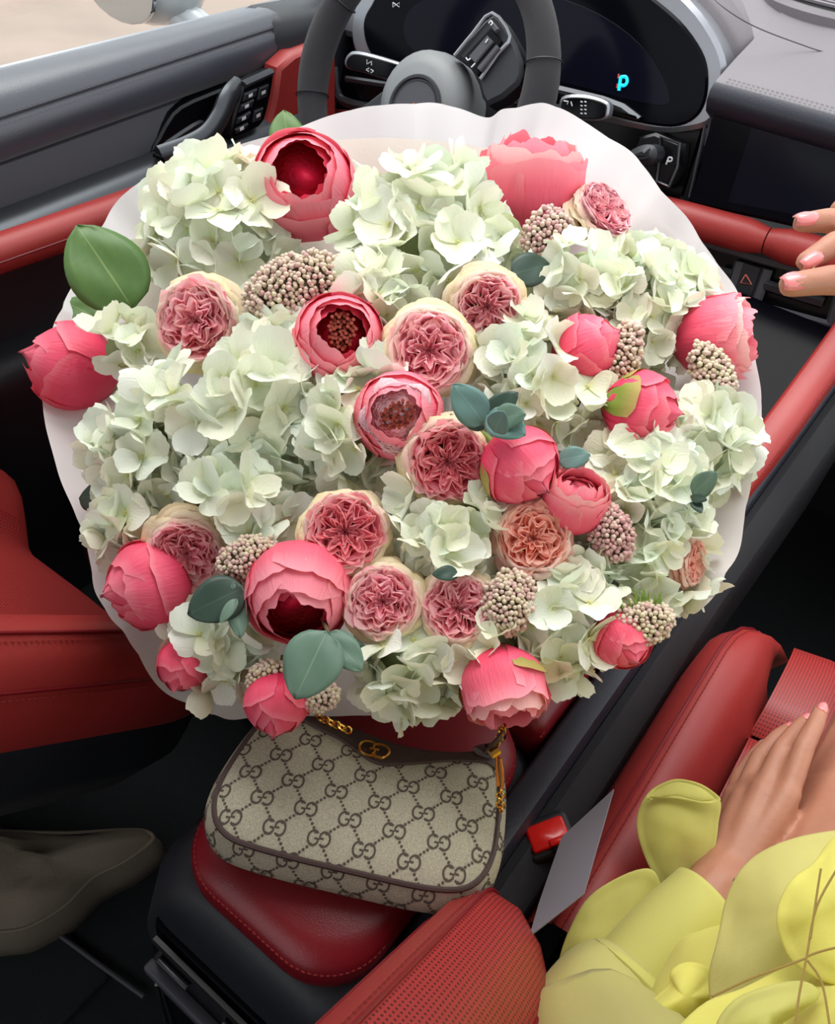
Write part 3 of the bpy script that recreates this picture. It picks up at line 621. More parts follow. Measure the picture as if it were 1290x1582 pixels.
leath = [bp(x, y) for x, y in [(452, 1112), (480, 1130), (520, 1146), (548, 1168), (572, 1185), (598, 1190), (640, 1186), (700, 1178), (745, 1184), (771, 1192)]]
def ok(p):
    d, q, n = near(p)
    if inside(p): return True
    return d < THK * .96 and (n @ np.array((.15, -1))) > -.35
cells = []
for i in range(-9, 10):
    for j in range(-9, 10):
        c = L0 + La * i * 1.0 + Lc * j
        if lim[0][0] < c[0] < lim[1][0] and lim[0][1] < c[1] < lim[1][1]: cells.append(c)
mbG, mbD = MB(), MB()
for c in cells:
    for off, fl in ((-.92, False), (.92, True)):
        for st in letter_g(c + gx * off * GR * 1.0 + gy * (.12 * GR if fl else -.0), GR, fl):
            run = []
            for p in st + [None]:
                if p is not None and ok(p): run.append(p)
                else:
                    if len(run) > 1: ribbon2(mbG, run, GR * .34)
                    run = []
    for dv, a0, a1 in ((Lc, .23, .77), (Ld, .26, .74)):
        for k in range(5):
            p = c + dv * (a0 + (a1 - a0) * k / 4)
            if ok(p):
                r = gs_ * .034; mbD.add([bag_pt(p + np.array((math.cos(t), math.sin(t))) * r, .0004) for t in [math.pi * 2 * q / 6 for q in range(6)]], [tuple(range(6))])
tag(mbG.build('monogram_print', M['print'], body), kind='stuff'); tag(mbD.build('dot_print', M['print'], body), kind='stuff')
# brown leather top band, dipping to a point in the middle
top = [bp(x, y) for x, y in [(440, 1090), (470, 1093), (495, 1103), (540, 1129), (595, 1151), (645, 1164), (700, 1169), (740, 1167), (764, 1167)]]
low = [bp(x, y) for x, y in [(436, 1100), (462, 1118), (490, 1134), (525, 1150), (552, 1171), (574, 1186), (600, 1191), (650, 1186), (700, 1180), (745, 1184), (770, 1194)]]
tc_, lc_ = crv2(top, 6), crv2(low, 6); nT = 40
rs = lambda c: [np.array(c[min(len(c) - 1, int(i / (nT - 1) * (len(c) - 1)))]) for i in range(nT)]
tc_, lc_ = rs(tc_), rs(lc_); rows = []
rows.append([B1 + BU * a[0] + BV * (a[1] + .003) - BN * .014 for a in tc_])
rows.append([B1 + BU * a[0] + BV * (a[1] + .003) + BN * .002 for a in tc_])
for t in (.08, .25, .5, .75, 1.0): rows.append([bag_pt(a * (1 - t) + b * t + (bc - a) * .0, .0018) + BN * .0006 for a, b in zip(tc_, lc_)])
rows.append([bag_pt(b, -.0002) for b in lc_])
mb = MB(); mb.grid(rows); band = mb.build('leather_band', M['brown'], bag, angle=180)
mb = MB(); stitch(mb, [bag_pt(b + (a - b) * .07 / max(.05, np.linalg.norm(a - b)) * .03, .0028) for a, b in zip(tc_, lc_)], .0022, .0014, .0003); tag(mb.build('stitching', mat('brown_thread', (90, 66, 58), .8), band), kind='stuff')
ec = np.array(bp(577, 1168)); mb = MB()
er = .0072
def ring_g(c, f):
    pts = []
    for k in range(19):
        a = math.radians(40 + 290 * k / 18); pts.append(c + gx * (math.cos(a) * er * f) + gy * (math.sin(a) * er * f * .92))
    return [pts, [c + gx * (er * .72 * f) + gy * (-er * .55 * f), c + gx * (er * .75 * f), c + gx * (er * .1 * f)]]
for f, o in ((1, -.62), (-1, .62)):
    mb = MB()
    for st in ring_g(ec + gx * o * er, f): mb.tube([bag_pt(p, .004) + BN * (.001 if f > 0 else .0016) for p in st], .0011, 7)
    mb.build('gold_letter', M['gold'], band)
# strap end and gold chain at the right, chain bit at the left
mb = MB(); P = [bag_pt(np.array(bp(x, y)), .004) for x, y in [(742, 1170), (758, 1160)]]; P += [at_depth(768, 1146, .588), at_depth(776, 1132, .60), at_depth(780, 1118, .615)]
mb.tube(crv(P, 4), .0085, 8, flat=.3); mb.build('strap_tab', M['brown'], bag)
hw = []
mb = MB(); mb.tube([at_depth(758, 1166, .586), at_depth(770, 1158, .588)], .0034, 8); mb.build('clasp', M['gold'], bag)
mb = MB(); mb.tube([at_depth(x, y, .59) for x, y in [(767, 1166), (773, 1172), (776, 1200), (775, 1216), (769, 1214), (768, 1190)]], .0012, 6, closed=True); mb.build('snap_hook', M['gold'], bag)
def chain(path, par, r=.0026):
    P = [Vector(p) for p in path]
    for i in range(len(P) - 1):
        c = (P[i] + P[i + 1]) / 2; t = (P[i + 1] - P[i]).normalized(); s = t.cross(CAM_B).normalized(); s = (s if i % 2 else (s * .35 + CAM_B * .9)).normalized(); L = (P[i + 1] - P[i]).length * .72
        mb = MB(); mb.tube([c + t * math.cos(a) * L + s * math.sin(a) * r for a in [2 * math.pi * k / 10 for k in range(10)]], .0008, 5, closed=True); mb.build('chain_link', M['gold'], par)
chain([at_depth(775 - 3 * math.sin(k * .6), 1218 + k * 7, .592) for k in range(6)], bag)
chain([at_depth(490 + k * 8.5, 1106 + k * 3.8 + (2 if k % 2 else 0), .60) for k in range(7)], bag)
chain([at_depth(768 + k * 2.2, 1150 - k * 6, .585) for k in range(6)], bag)
# ------------------------------------------------------------------ bouquet: frame, wrapping
QC = at_depth(612, 640, .745); QN = Vector((0, -.40, .917)).normalized(); QX = Vector((1, 0, 0)); QY = QN.cross(QX)
RIM, DOME = .335, .105
def on_rim(x, y, h=0.0): return at_plane(x, y, QC + QN * h, QN)
def dome_depth(x, y):
    q = ray(x, y); h = DOME * .5
    for _ in range(12):
        p = at_plane(x, y, QC + QN * h, QN); v = p - QC; rho = (v - QN * v.dot(QN)).length; h = .6 * h + .4 * max(-.02, DOME * (1 - (rho / RIM) ** 2))
    return -(p - CAM_C).dot(CAM_B)
pm = {}
wm = NT('white_wrap_paper'); wm.b.inputs['Base Color'].default_value = lin((243, 241, 241)); wm.b.inputs['Roughness'].default_value = .45; add_transl(wm, .35, lin((238, 232, 234)))
tm = NT('tissue_paper'); tm.b.inputs['Base Color'].default_value = lin((244, 238, 224)); tm.b.inputs['Roughness'].default_value = .8
tcn = tm.n('ShaderNodeTexCoord'); tn = tm.n('ShaderNodeTexNoise', Scale=260.0, Detail=2.0); tm.l(tcn.outputs['Object'], tn.inputs['Vector']); tb = tm.n('ShaderNodeBump', Strength=.25, Distance=.001); tm.l(tn.outputs['Fac'], tb.inputs['Height']); tm.l(tb.outputs['Normal'], tm.b.inputs['Normal']); add_transl(tm, .4, lin((236, 230, 224)))
def sheet(name, rim, m, label, neck_r, flare, crease, seed, sharp=60):
    """paper cone: rim given by outline pixels + height over the rim plane, drawn in to the neck"""
    rim = [on_rim(x, y, h) for x, y, h in rim]; pts = crv(rim, 10, True); N = len(pts); T = 22; rows = []
    for j in range(T + 1):
        t = j / T; r = []
        for i, p in enumerate(pts):
            v = p - QC; h = v.dot(QN); w = v - QN * h; rho = w.length; d = w / rho; a = i / N * 2 * math.pi
            f = (1 - t) ** flare; rr = neck_r + (rho - neck_r) * f; hh = h - t * (.46 + h)
            amp = crease * (math.sin(math.pi * min(1, t * 1.5 + .03)) ** .8) * (rho / RIM)
            cr = abs(noise.noise(Vector((math.cos(a) * 3.1, math.sin(a) * 3.1, seed + t * .6)))) - .25 + .5 * (abs(noise.noise(Vector((math.cos(a) * 7, math.sin(a) * 7, seed + 9 + t)))) - .25)
            r.append(QC - QX * (.06 * t) + d * (rr + amp * cr) + QN * (hh + amp * .6 * noise.noise(Vector((a * 2.2, t * 3, seed)))))
        rows.append(r)
    mb = MB(); mb.grid(rows, close_v=True); o = mb.build(name, m, None, angle=sharp); tag(o, label, 'wrapping paper'); return o
OUTER = [(62, 640, .0), (66, 560, .0), (88, 490, .0), (108, 440, 0), (150, 352, .0), (196, 296, .01), (247, 254, .015), (290, 262, .005), (360, 232, .0), (470, 190, .0), (560, 168, .0), (640, 161, .0), (700, 164, .0), (752, 178, .0), (780, 162, .012), (822, 156, .02), (870, 170, .02), (960, 224, .015), (1010, 278, .01), (1060, 335, .005), (1115, 412, .0), (1150, 478, .0), (1172, 545, .0), (1180, 620, .0), (1172, 710, .0), (1150, 800, .0), (1128, 880, .0), (1085, 948, .0), (1040, 950, -.01), (1000, 985, -.02), (950, 1020, -.02), (860, 1055, -.03), (760, 1085, -.03), (640, 1105, -.03), (540, 1110, -.03), (430, 1108, -.02), (350, 1112, -.01), (300, 1090, -.01), (240, 1040, -.01), (190, 985, .0), (148, 925, .0), (135, 850, .0), (108, 790, .0), (80, 720, .0)]
sheet('wrapping_paper', OUTER, wm.m, 'outer white wrapping paper folded around the whole bouquet', .05, 1.9, .075, 3.0)
INNER = [(120, 640, -.02), (128, 520, -.02), (190, 400, -.015), (262, 330, -.01), (350, 272, -.008), (470, 222, -.006), (560, 214, -.005), (640, 214, -.005), (700, 220, -.005), (780, 228, -.006), (850, 212, -.004), (935, 246, -.004), (1008, 315, -.005), (1076, 402, -.008), (1128, 500, -.012), (1145, 600, -.02), (1135, 720, -.02), (1110, 830, -.02), (1050, 920, -.02), (960, 985, -.03), (820, 1040, -.04), (640, 1075, -.045), (460, 1080, -.04), (340, 1075, -.03), (250, 1010, -.03), (190, 930, -.02), (160, 830, -.02), (130, 740, -.02)]
sheet('tissue_paper', INNER, tm.m, 'cream tissue paper lining inside the white bouquet wrap', .044, 1.85, .03, 8.0)
# stems in the neck of the wrap
for k in range(9):
    a = k * 2.4; mb = MB(); q = QX * math.cos(a) + QY * math.sin(a); s = .03 * math.sqrt(k / 9)
    mb.tube([QC - QX * .03 + q * s * 2.6 - QN * .2, QC - QX * .05 + q * s - QN * .36, QC - QX * .065 + q * s - QN * .50], .0045, 6)
    tag(mb.build('flower_stem', mat('green_stem', (86, 112, 60), .6) if k == 0 else bpy.data.materials['green_stem']), 'green cut stem gathered in the neck of the wrap', 'stem', 'cut stems in the neck of the bouquet')

# ------------------------------------------------------------------ petals
def petal_mesh(name, rows, across, along, m):
    """rows[i][j] -> points; i along the petal, j across"""
    R, Cn = len(rows), len(rows[0]); me = bpy.data.meshes.new(name)
    me.from_pydata([tuple(p) for r in rows for p in r], [], [(i * Cn + j, i * Cn + j + 1, (i + 1) * Cn + j + 1, (i + 1) * Cn + j) for i in range(R - 1) for j in range(Cn - 1)])
    a = me.attributes.new('along', 'FLOAT', 'POINT'); b = me.attributes.new('across', 'FLOAT', 'POINT')
    a.data.foreach_set('value', [along[i] for i in range(R) for j in range(Cn)]); b.data.foreach_set('value', [across[j] for i in range(R) for j in range(Cn)])
    me.materials.append(m); me.shade_smooth(); return me
def flat_petal(name, m, cup, side, twist, seed, wid=.56, n=7, c=7):
    rnd = random.Random(seed); rows = []; us = [0, .2, .42, .62, .8, .93, 1.0]; vs = [j / (c - 1) * 2 - 1 for j in range(c)]
    ph = rnd.random() * 6
    for u in us:
        w = wid * (math.sqrt(max(.02, 1 - ((u - .56) / .58) ** 2)) if u > .56 else math.sin(math.pi / 2 * (.12 + .88 * u / .56)) ** 1.1); r = []
        for j, v in enumerate(vs):
            x = u * (1 - .06 * v * v * u) + (.016 * (-1) ** j if u > .95 else 0); y = v * w
            z = cup * u * u + side * v * v * w + .06 * math.sin(3 * v + ph) * u * u + twist * v * u * .5 - .05 * (1 - abs(v)) ** 2 * u
            r.append((x, y, z))
        rows.append(r)
    return petal_mesh(name, rows, vs, us, m)
TAKEN = []   # (centre, radius) of the blooms that hydrangea florets give way to
def taken(p):
    for c, r in TAKEN:
        u = c - CAM_C; L = u.length; u = u / L; v = p - CAM_C; t = v.dot(u)
        if (v - u * t).length < r and t < L + .6 * r: return True
    return False
def mk(name, me, parent, M4):
    o = bpy.data.objects.new(name, me); COL.objects.link(o); o.parent = parent; o.matrix_local = M4; return o
def froot(name, label, cat, px, py, ax, ay, R, lift, group, spin=0.0, sq=(1, 1, 1)):
    """root of a flower: px,py its middle in the picture, (ax, ay) how far it leans right / up off the line of sight, R its radius in px"""
    d = dome_depth(px, py); p = at_depth(px, py, d); r = R * d / FPX; b = (CAM_C - p).normalized()
    ax_ = (b + CAM_R * ax + CAM_U * ay).normalized(); p = p + b * (lift * r)
    o = bpy.data.objects.new(name, None); COL.objects.link(o); o.empty_display_size = .01
    o.matrix_world = Matrix.Translation(p) @ rot_to(ax_, spin).to_4x4() @ Matrix.Diagonal((r * sq[0], r * sq[1], r * sq[2], 1)); tag(o, label, cat, group); return o, r

# hydrangeas ------------------------------------------------------------------
HM = petal_mat('hydrangea_petal', [(0, (226, 232, 190)), (.3, (243, 246, 232)), (1, (249, 251, 243))], .6, .22, [(255, 255, 255), (244, 252, 246), (255, 252, 238), (249, 253, 240), (255, 250, 246)], bump=.3, veins=9)
HP = [flat_petal('petal', HM, c, s, t, i, w) for i, (c, s, t, w) in enumerate([(.12, .25, .05, .56), (.3, .1, -.1, .58), (-.05, .35, .12, .54), (.2, -.15, -.05, .6), (.42, .3, .1, .55), (.05, .45, -.12, .57), (-.2, .15, .0, .6), (.55, .3, .05, .53)])]
mb = MB()
for a in range(5): t = a * 2 * math.pi / 5; mb.box((.06 * math.cos(t), .06 * math.sin(t), .05), (.05, .05, .06))
mb.box((0, 0, .06), (.06, .06, .09)); EYE = bpy.data.meshes.new('floret'); EYE.from_pydata(mb.v, [], mb.f); EYE.materials.append(mat('floret_eye', (206, 205, 140), .6))
hcore = mat('hydrangea_stalks', (168, 180, 130), .9, bump=.8, scale=90)
core_me = None
def hydrangea(px, py, R, label, ax=0, ay=0, pet=44, sq=(1, 1, .85), seed=1, dens=1.0, lift=-.62, cover=105):
    global core_me
    rnd = random.Random(seed); o, r = froot('hydrangea', label, 'hydrangea', px, py, ax, ay, R * 1.13, lift, 'white hydrangea heads in the bouquet', rnd.random() * 6, sq)
    d = dome_depth(px, py); l = pet * d / FPX / r   # petal length in units of the head's radius
    cm = math.cos(math.radians(cover)); n = max(6, int(dens * 2 * math.pi * (1 - cm) / (1.05 * l * l)))
    if core_me is None:
        bm = bmesh.new(); bmesh.ops.create_icosphere(bm, subdivisions=2, radius=1); core_me = bpy.data.meshes.new('stalk_cluster'); bm.to_mesh(core_me); bm.free(); core_me.materials.append(hcore)
    mk('stalk_cluster', core_me, o, Matrix.Translation((0, 0, -.12)) @ Matrix.Diagonal((.58, .58, .58, 1)))
    for i in range(n):
        z = 1 - (1 - cm) * (i + .5) / n; th = i * 2.39996 + rnd.uniform(-.25, .25); s = math.sqrt(max(0, 1 - z * z))
        nrm = Vector((s * math.cos(th), s * math.sin(th), z)); pos = nrm * (1 - .42 * l + rnd.uniform(-.2, .08))
        tilt = Vector((rnd.gauss(0, .38), rnd.gauss(0, .38), rnd.gauss(0, .38)))
        inv = Vector((1 / sq[0], 1 / sq[1], 1 / sq[2]))
        fm = Matrix.Translation(pos) @ rot_to((nrm + tilt).normalized(), rnd.random() * 6.28).to_4x4() @ Matrix.Scale(l * rnd.uniform(.85, 1.12), 4)
        if taken((o.matrix_world @ fm).translation): continue
        f = mk('floret', EYE, o, fm)
        up = rnd.uniform(.05, .55)
        for k in range(4):
            a = k * math.pi / 2 + rnd.uniform(-.12, .12)
            mk('petal', rnd.choice(HP), f, Matrix.Rotation(a, 4, 'Z') @ Matrix.Rotation(-(up + rnd.uniform(-.22, .22)), 4, 'Y') @ Matrix.Translation((.03, 0, .03 * (k % 2))) @ Matrix.Scale(rnd.uniform(.86, 1.1), 4))
    return o

# roses ------------------------------------------------------------------------
def cup_petal(name, m, r0, r1, z0, z1, span, roll, wav, freq, ph, seed, n=6, c=9, lobes=0.0, rimdrop=.25, belly=.0, lip=0.0):
    """upright cupped petal: radius r0 at height z0 to r1 at z1; lip = how far its rim turns flat outwards"""
    rows = []; us = [i / (n - 1) for i in range(n)]; vs = [j / (c - 1) * 2 - 1 for j in range(c)]
    for u in us:
        r = []; um = min(1, u / .6) if lip else u; k = max(0, (u - .6) / .4) if lip else 0
        for v in vs:
            a = v * span / 2; ed = (1 - abs(v) ** 3.0); zz = z0 + (z1 - z0) * um ** (.9 if lip else 1) * (1 - rimdrop * (1 - ed) * u) - .10 * k * k * (lip > 0)
            rad = r0 + (r1 - lip - r0) * (math.sin(um * math.pi / 2) ** .9) + belly * math.sin(math.pi * um) + roll * max(0, u - .72) ** 1.5 * 6 * (.4 + .6 * abs(v)) + lip * k ** .9 * (1 - .55 * (1 - ed))
            rad += wav * math.sin(freq * a + ph) * (.25 + u) + lobes * noise.noise(Vector((a * 3 + seed, u * 2, seed * 1.7)))
            zz += (.05 + .05 * (lip > 0)) * noise.noise(Vector((a * 5, seed * 3.1, 2))) * u
            r.append((rad * math.cos(a), rad * math.sin(a), zz))
        rows.append(r)
    return petal_mesh(name, rows, vs, us, m)
def rose_proto(seed, mo, mi, quart, inner=.78, mid=None):
    """list of (mesh, angle) for one garden rose of radius 1 looking along +z"""
    rnd = random.Random(seed); L = []
    for ring, (r1, n, z1, lip) in enumerate(((1.08, 5, -.26, .26), (1.02, 5, -.06, .22), (.96, 6, .09, .18), (.90, 6, .19, .14), (.84, 6, .26, .09))):
        for k in range(n):
            s = rnd.random() * 50
            L.append((cup_petal('petal', mo if ring < 3 else RM, .32, r1 * rnd.uniform(.93, 1.05), -.75, z1 + rnd.uniform(-.05, .05), 2 * math.pi / n * 1.4, 0, .03, 4, s, s, n=8, c=11, lobes=.07, rimdrop=.14, lip=lip), 2 * math.pi * (k + .5 * ring + rnd.uniform(-.1, .1)) / n))
    rr = inner; ring = 0; fold = rnd.choice((7, 8, 9)); drift = 0.0
    while rr > .06:
        calm = rr > inner * .74; n = max(3, int(2 + rr * 5)); zt = .27 + .05 * (1 - (rr / inner) ** 2) - .26 * max(0, .24 - rr) / .24; drift += rnd.uniform(.15, .4)
        for k in range(n):
            s = rnd.random() * 50; al = 2 * math.pi * (k + .5 * (ring % 2) + rnd.uniform(-.12, .12)) / n
            am = .03 if calm else quart * 1.1 * min(1, rr / .3) * rnd.uniform(.5, 1.2)
            L.append((cup_petal('petal', mi, max(.0, rr - .12), rr * rnd.uniform(.95, 1.05), zt - .19, zt + rnd.uniform(-.06, .06), 2 * math.pi / n * 1.3, .02, am, 6 if calm else fold, s if calm else fold * al + drift + rnd.uniform(-.9, .9), s, n=5, c=11 if calm else 19, lobes=.22 * rr + .03, rimdrop=.05), al))
        rr -= .066 if calm else .074; ring += 1
    return L
RO = petal_mat('rose_outer_petal', [(0, (236, 170, 165)), (.4, (246, 214, 196)), (.85, (248, 236, 212)), (1, (242, 232, 196))], .55, .22, [(255, 255, 255), (255, 246, 236), (252, 250, 230)], veins=12)
RM = petal_mat('rose_blush_petal', [(0, (240, 170, 175)), (.5, (250, 214, 206)), (1, (250, 230, 214))], .55, .35, [(255, 255, 255), (255, 244, 240)], veins=12)
RI = petal_mat('rose_inner_petal', [(0, (240, 120, 150)), (.5, (254, 184, 198)), (.85, (255, 212, 218)), (1, (255, 230, 226))], .55, .6, [(255, 255, 255), (255, 236, 240), (255, 248, 240)], veins=12)
RD = petal_mat('rose_deep_inner_petal', [(0, (232, 92, 122)), (.5, (253, 158, 176)), (.85, (255, 186, 196)), (1, (254, 212, 208))], .55, .6, [(255, 255, 255), (255, 240, 240)], veins=12)
RP = petal_mat('rose_peach_petal', [(0, (250, 148, 136)), (.45, (254, 190, 174)), (.85, (254, 212, 198)), (1, (254, 226, 214))], .55, .6, [(255, 255, 255), (255, 244, 236)], veins=12)
RS = petal_mat('rose_streaked_petal', [(0, (206, 84, 130)), (.5, (236, 138, 168)), (.85, (246, 180, 196)), (1, (252, 214, 206))], .55, .22, [(255, 255, 255), (255, 240, 236)], veins=12)
PROTO = {'a': rose_proto(1, RO, RI, .10), 'b': rose_proto(2, RO, RI, .075), 'c': rose_proto(3, RO, RD, .11), 'p': rose_proto(4, RP, RP, .10), 's': rose_proto(5, RO, RS, .12), 'q': rose_proto(6, RO, RI, .13, inner=.74)}
calyx = mat('green_calyx', (120, 140, 70), .6)
def calyx_mesh(r=.34, z=-.8):
    mb = MB(); mb.loft([[(math.cos(t) * q, math.sin(t) * q, zz) for t in [2 * math.pi * k / 10 for k in range(10)]] for q, zz in ((.06, z - .5), (.07, z - .12), (r * .8, z), (r, z + .14), (r * .5, z + .16))])
    me = bpy.data.meshes.new('calyx'); me.from_pydata(mb.v, [], mb.f); me.materials.append(calyx); me.shade_smooth(); return me
CALYX = calyx_mesh()
def rose(px, py, R, label, kind, ax=0, ay=0, spin=0.0, lift=.0, sq=(1, 1, .9)):
    o, r = froot('garden_rose', label, 'rose', px, py, ax, ay, R, lift, 'garden roses in the bouquet', spin, sq)
    mk('calyx', CALYX, o, Matrix()); TAKEN.append((o.location.copy(), r * .98))
    for me, a in PROTO[kind]: mk('petal', me, o, Matrix.Rotation(a, 4, 'Z'))
    return o

# peonies ------------------------------------------------------------------------
PC = [(0, (206, 50, 90)), (.3, (244, 84, 118)), (.75, (252, 118, 140)), (1, (255, 166, 178))]
PM = petal_mat('peony_petal', PC, .5, .18, [(255, 255, 255), (255, 236, 240), (252, 246, 244)], bump=.35, veins=16)
PB = petal_mat('peony_bud_petal', [(0, (212, 50, 88)), (.5, (248, 76, 114)), (.9, (252, 106, 132)), (1, (254, 144, 160))], .45, .15, [(255, 255, 255), (250, 232, 238), (255, 242, 240)], bump=.3, veins=16)
PI = petal_mat('peony_deep_petal', [(0, (206, 16, 60)), (.55, (224, 28, 74)), (1, (240, 90, 118))], .5, .3, [(255, 255, 255), (255, 240, 240)], bump=.35, veins=16)
PL = petal_mat('peony_pale_petal', [(0, (226, 100, 126)), (.4, (246, 150, 162)), (.85, (252, 178, 184)), (1, (254, 206, 204))], .5, .2, [(255, 255, 255), (255, 242, 240)], bump=.35, veins=16)
def egg_petal(m, span, t1, open_r, off, seed, rag=.0, n=10, c=15, point=.0, tall=1.0, curl=0.0):
    """one petal lying on an egg: t runs base to rim; open_r = radius of the mouth at the top"""
    rows = []; us = [i / (n - 1) for i in range(n)]; vs = [j / (c - 1) * 2 - 1 for j in range(c)]
    for u in us:
        r = []
        for j, v in enumerate(vs):
            tt = t1 * (1 - (.13 + point) * abs(v) ** 3) + rag * (.8 * noise.noise(Vector((v * 2.6, seed, 1))) + .35 * noise.noise(Vector((v * 7, seed, 4)))) * u
            t = min(1.12, u * tt); a = v * span / 2 * (.35 + .65 * math.sin(math.pi * min(.62, .1 + u * .6)) / math.sin(math.pi * .5))
            if t < .55: rad = math.sin(t / .55 * math.pi / 2) ** .75
            else:
                k = (t - .55) / .45; rad = 1 + (open_r - 1) * (1 - math.cos(min(1.2, k) * math.pi / 2) ** .9 if k <= 1 else 1.0)
            z = -1 + 2 * tall * (t ** 1.05)
            rad = (rad + off * (.3 + .7 * u)) + .035 * noise.noise(Vector((v * 2.5, u * 2.5, seed * 2.3))) + curl * max(0, u - .75) ** 2 * 8 * (1 + .5 * noise.noise(Vector((v * 5, seed, 7))))
            z -= .02 * abs(v) * u
            r.append((rad * math.cos(a), rad * math.sin(a), z))
        rows.append(r)
    return petal_mesh('petal', rows, vs, us, m)
def peony_set(seed, spec):
    rnd = random.Random(seed); L = []
    for (m, n, span, t1, op, off, rag, curl, tall) in spec:
        a0 = rnd.random() * 6
        for k in range(n):
            L.append((egg_petal(m, span, t1 * rnd.uniform(.96, 1.03), op * rnd.uniform(.9, 1.1), off + rnd.uniform(-.015, .015) + .012 * (k % 2), rnd.random() * 60, rag, tall=tall, curl=curl * rnd.uniform(.5, 1.4)), a0 + 2 * math.pi * (k + rnd.uniform(-.15, .15)) / n))
    return L
PE = {
 'bud': peony_set(11, [(PB, 4, 2.9, 1.05, .0, -.03, .01, 0, .97), (PB, 3, 2.7, .98, .12, -.02, .03, 0, .97), (PB, 4, 2.2, .9, .28, .02, .04, 0, .96), (PB, 3, 1.9, .72, .5, .05, .05, .05, .94)]),
 'bud2': peony_set(14, [(PB, 4, 2.9, 1.05, .0, -.03, .01, 0, .97), (PB, 4, 2.3, .97, .18, -.01, .05, 0, .97), (PB, 4, 2.0, .84, .36, .03, .06, .06, .95)]),
 'cup': peony_set(12, [(PI, 3, 2.4, .70, .45, -.46, .08, 0, .84), (PI, 4, 2.2, .80, .40, -.22, .05, 0, .85), (PI, 5, 2.0, .92, .42, -.13, .06, 0, .9), (PM, 5, 2.0, .98, .50, -.05, .06, .03, .92), (PM, 5, 1.9, .95, .56, .0, .05, .05, .9), (PM, 5, 1.9, .86, .66, .04, .05, .05, .88)]),
 'cup2': peony_set(15, [(PL, 4, 2.0, .84, .40, -.2, .05, 0, .86), (PL, 5, 1.9, .90, .50, -.11, .06, 0, .88), (PM, 5, 2.0, .98, .44, -.05, .05, .03, .92), (PM, 5, 1.9, .95, .50, .0, .05, .04, .9), (PM, 4, 2.1, .86, .62, .04, .05, .05, .88)]),
 'open': peony_set(13, [(PM, 4, 2.0, .85, .25, -.38, .08, .05, .80), (PM, 5, 1.9, .93, .45, -.27, .09, .08, .86), (PM, 5, 2.0, .97, .62, -.16, .09, .12, .90), (PL, 5, 2.0, .97, .8, -.07, .08, .12, .88), (PM, 5, 2.0, .90, .92, .0, .07, .10, .84)]),
}
sepal_m = petal_mat('peony_sepal', [(0, (110, 134, 52)), (.6, (136, 156, 62)), (1, (186, 160, 96))], .55, .1)
SEP = [egg_petal(sepal_m, 1.5, .5, 1, .07, 3, .02), egg_petal(sepal_m, 1.2, .62, 1, .075, 5, .02), egg_petal(PB, .9, .66, 1, .09, 9, .02)]
def stamen_mesh():
    mb = MB(); rnd = random.Random(3)
    for k in range(60):
        a = k * 2.4; q = .20 * math.sqrt(k / 60); h = .42 + .16 * rnd.random(); mb.tube([(q * math.cos(a) * 1.5, q * math.sin(a), -.05), (q * 1.6 * math.cos(a), q * 1.1 * math.sin(a), h - .1), (q * 1.7 * math.cos(a), q * 1.2 * math.sin(a), h)], [.02, .022, .036], 5)
    me = bpy.data.meshes.new('stamens'); me.from_pydata(mb.v, [], mb.f); me.materials.append(mat('stamen_rust', (136, 42, 18), .7)); return me
STA = stamen_mesh()
def heart_mesh(m):
    mb = MB(); mb.loft([[(math.cos(t) * q * (1 + .12 * math.sin(5 * t)), math.sin(t) * q * (1 + .12 * math.sin(5 * t)), z) for t in [2 * math.pi * k / 24 for k in range(24)]] for q, z in ((.80, .46), (.60, .30), (.4, .22), (.15, .20))])
    me = bpy.data.meshes.new('inner_petals'); me.from_pydata(mb.v, [], mb.f); me.materials.append(m); me.shade_smooth(); return me
HEART = {'cup': heart_mesh(mat('crimson_heart', (226, 22, 70), .6, bump=.6, scale=14)), 'open': heart_mesh(mat('coral_heart', (236, 96, 120), .6, bump=.6, scale=14)), 'cup2': heart_mesh(mat('pink_heart', (252, 200, 206), .6, bump=.6, scale=14))}
def peony(px, py, R, label, kind, ax=0, ay=0, spin=0.0, lift=-.35, sq=(1, 1, 1.1), sepals=0, stamens=False):
    o, r = froot('peony', label, 'peony', px, py, ax, ay, R, lift, 'coral pink peonies in the bouquet', spin, sq)
    for me, a in PE[kind]: mk('petal', me, o, Matrix.Rotation(a, 4, 'Z'))
    TAKEN.append((o.location.copy(), r * .9))
    for k in range(sepals): mk('sepal', SEP[k % 3], o, Matrix.Rotation(k * 2 * math.pi / max(1, sepals) + .3, 4, 'Z'))
    mk('calyx', CALYX, o, Matrix.Translation((0, 0, -.12)))
    if kind in HEART: mk('inner_petals', HEART[kind], o, Matrix.Translation((0, 0, -.1 if kind == 'open' else .14 if kind == 'cup2' else -.12)))
    if stamens: s = mk('stamens', STA, o, Matrix.Translation((0, 0, .16)) @ Matrix.Diagonal((1.25, 1.25, 1, 1))); tag(s, 'rusty orange stamens', kind='stuff')
    return o

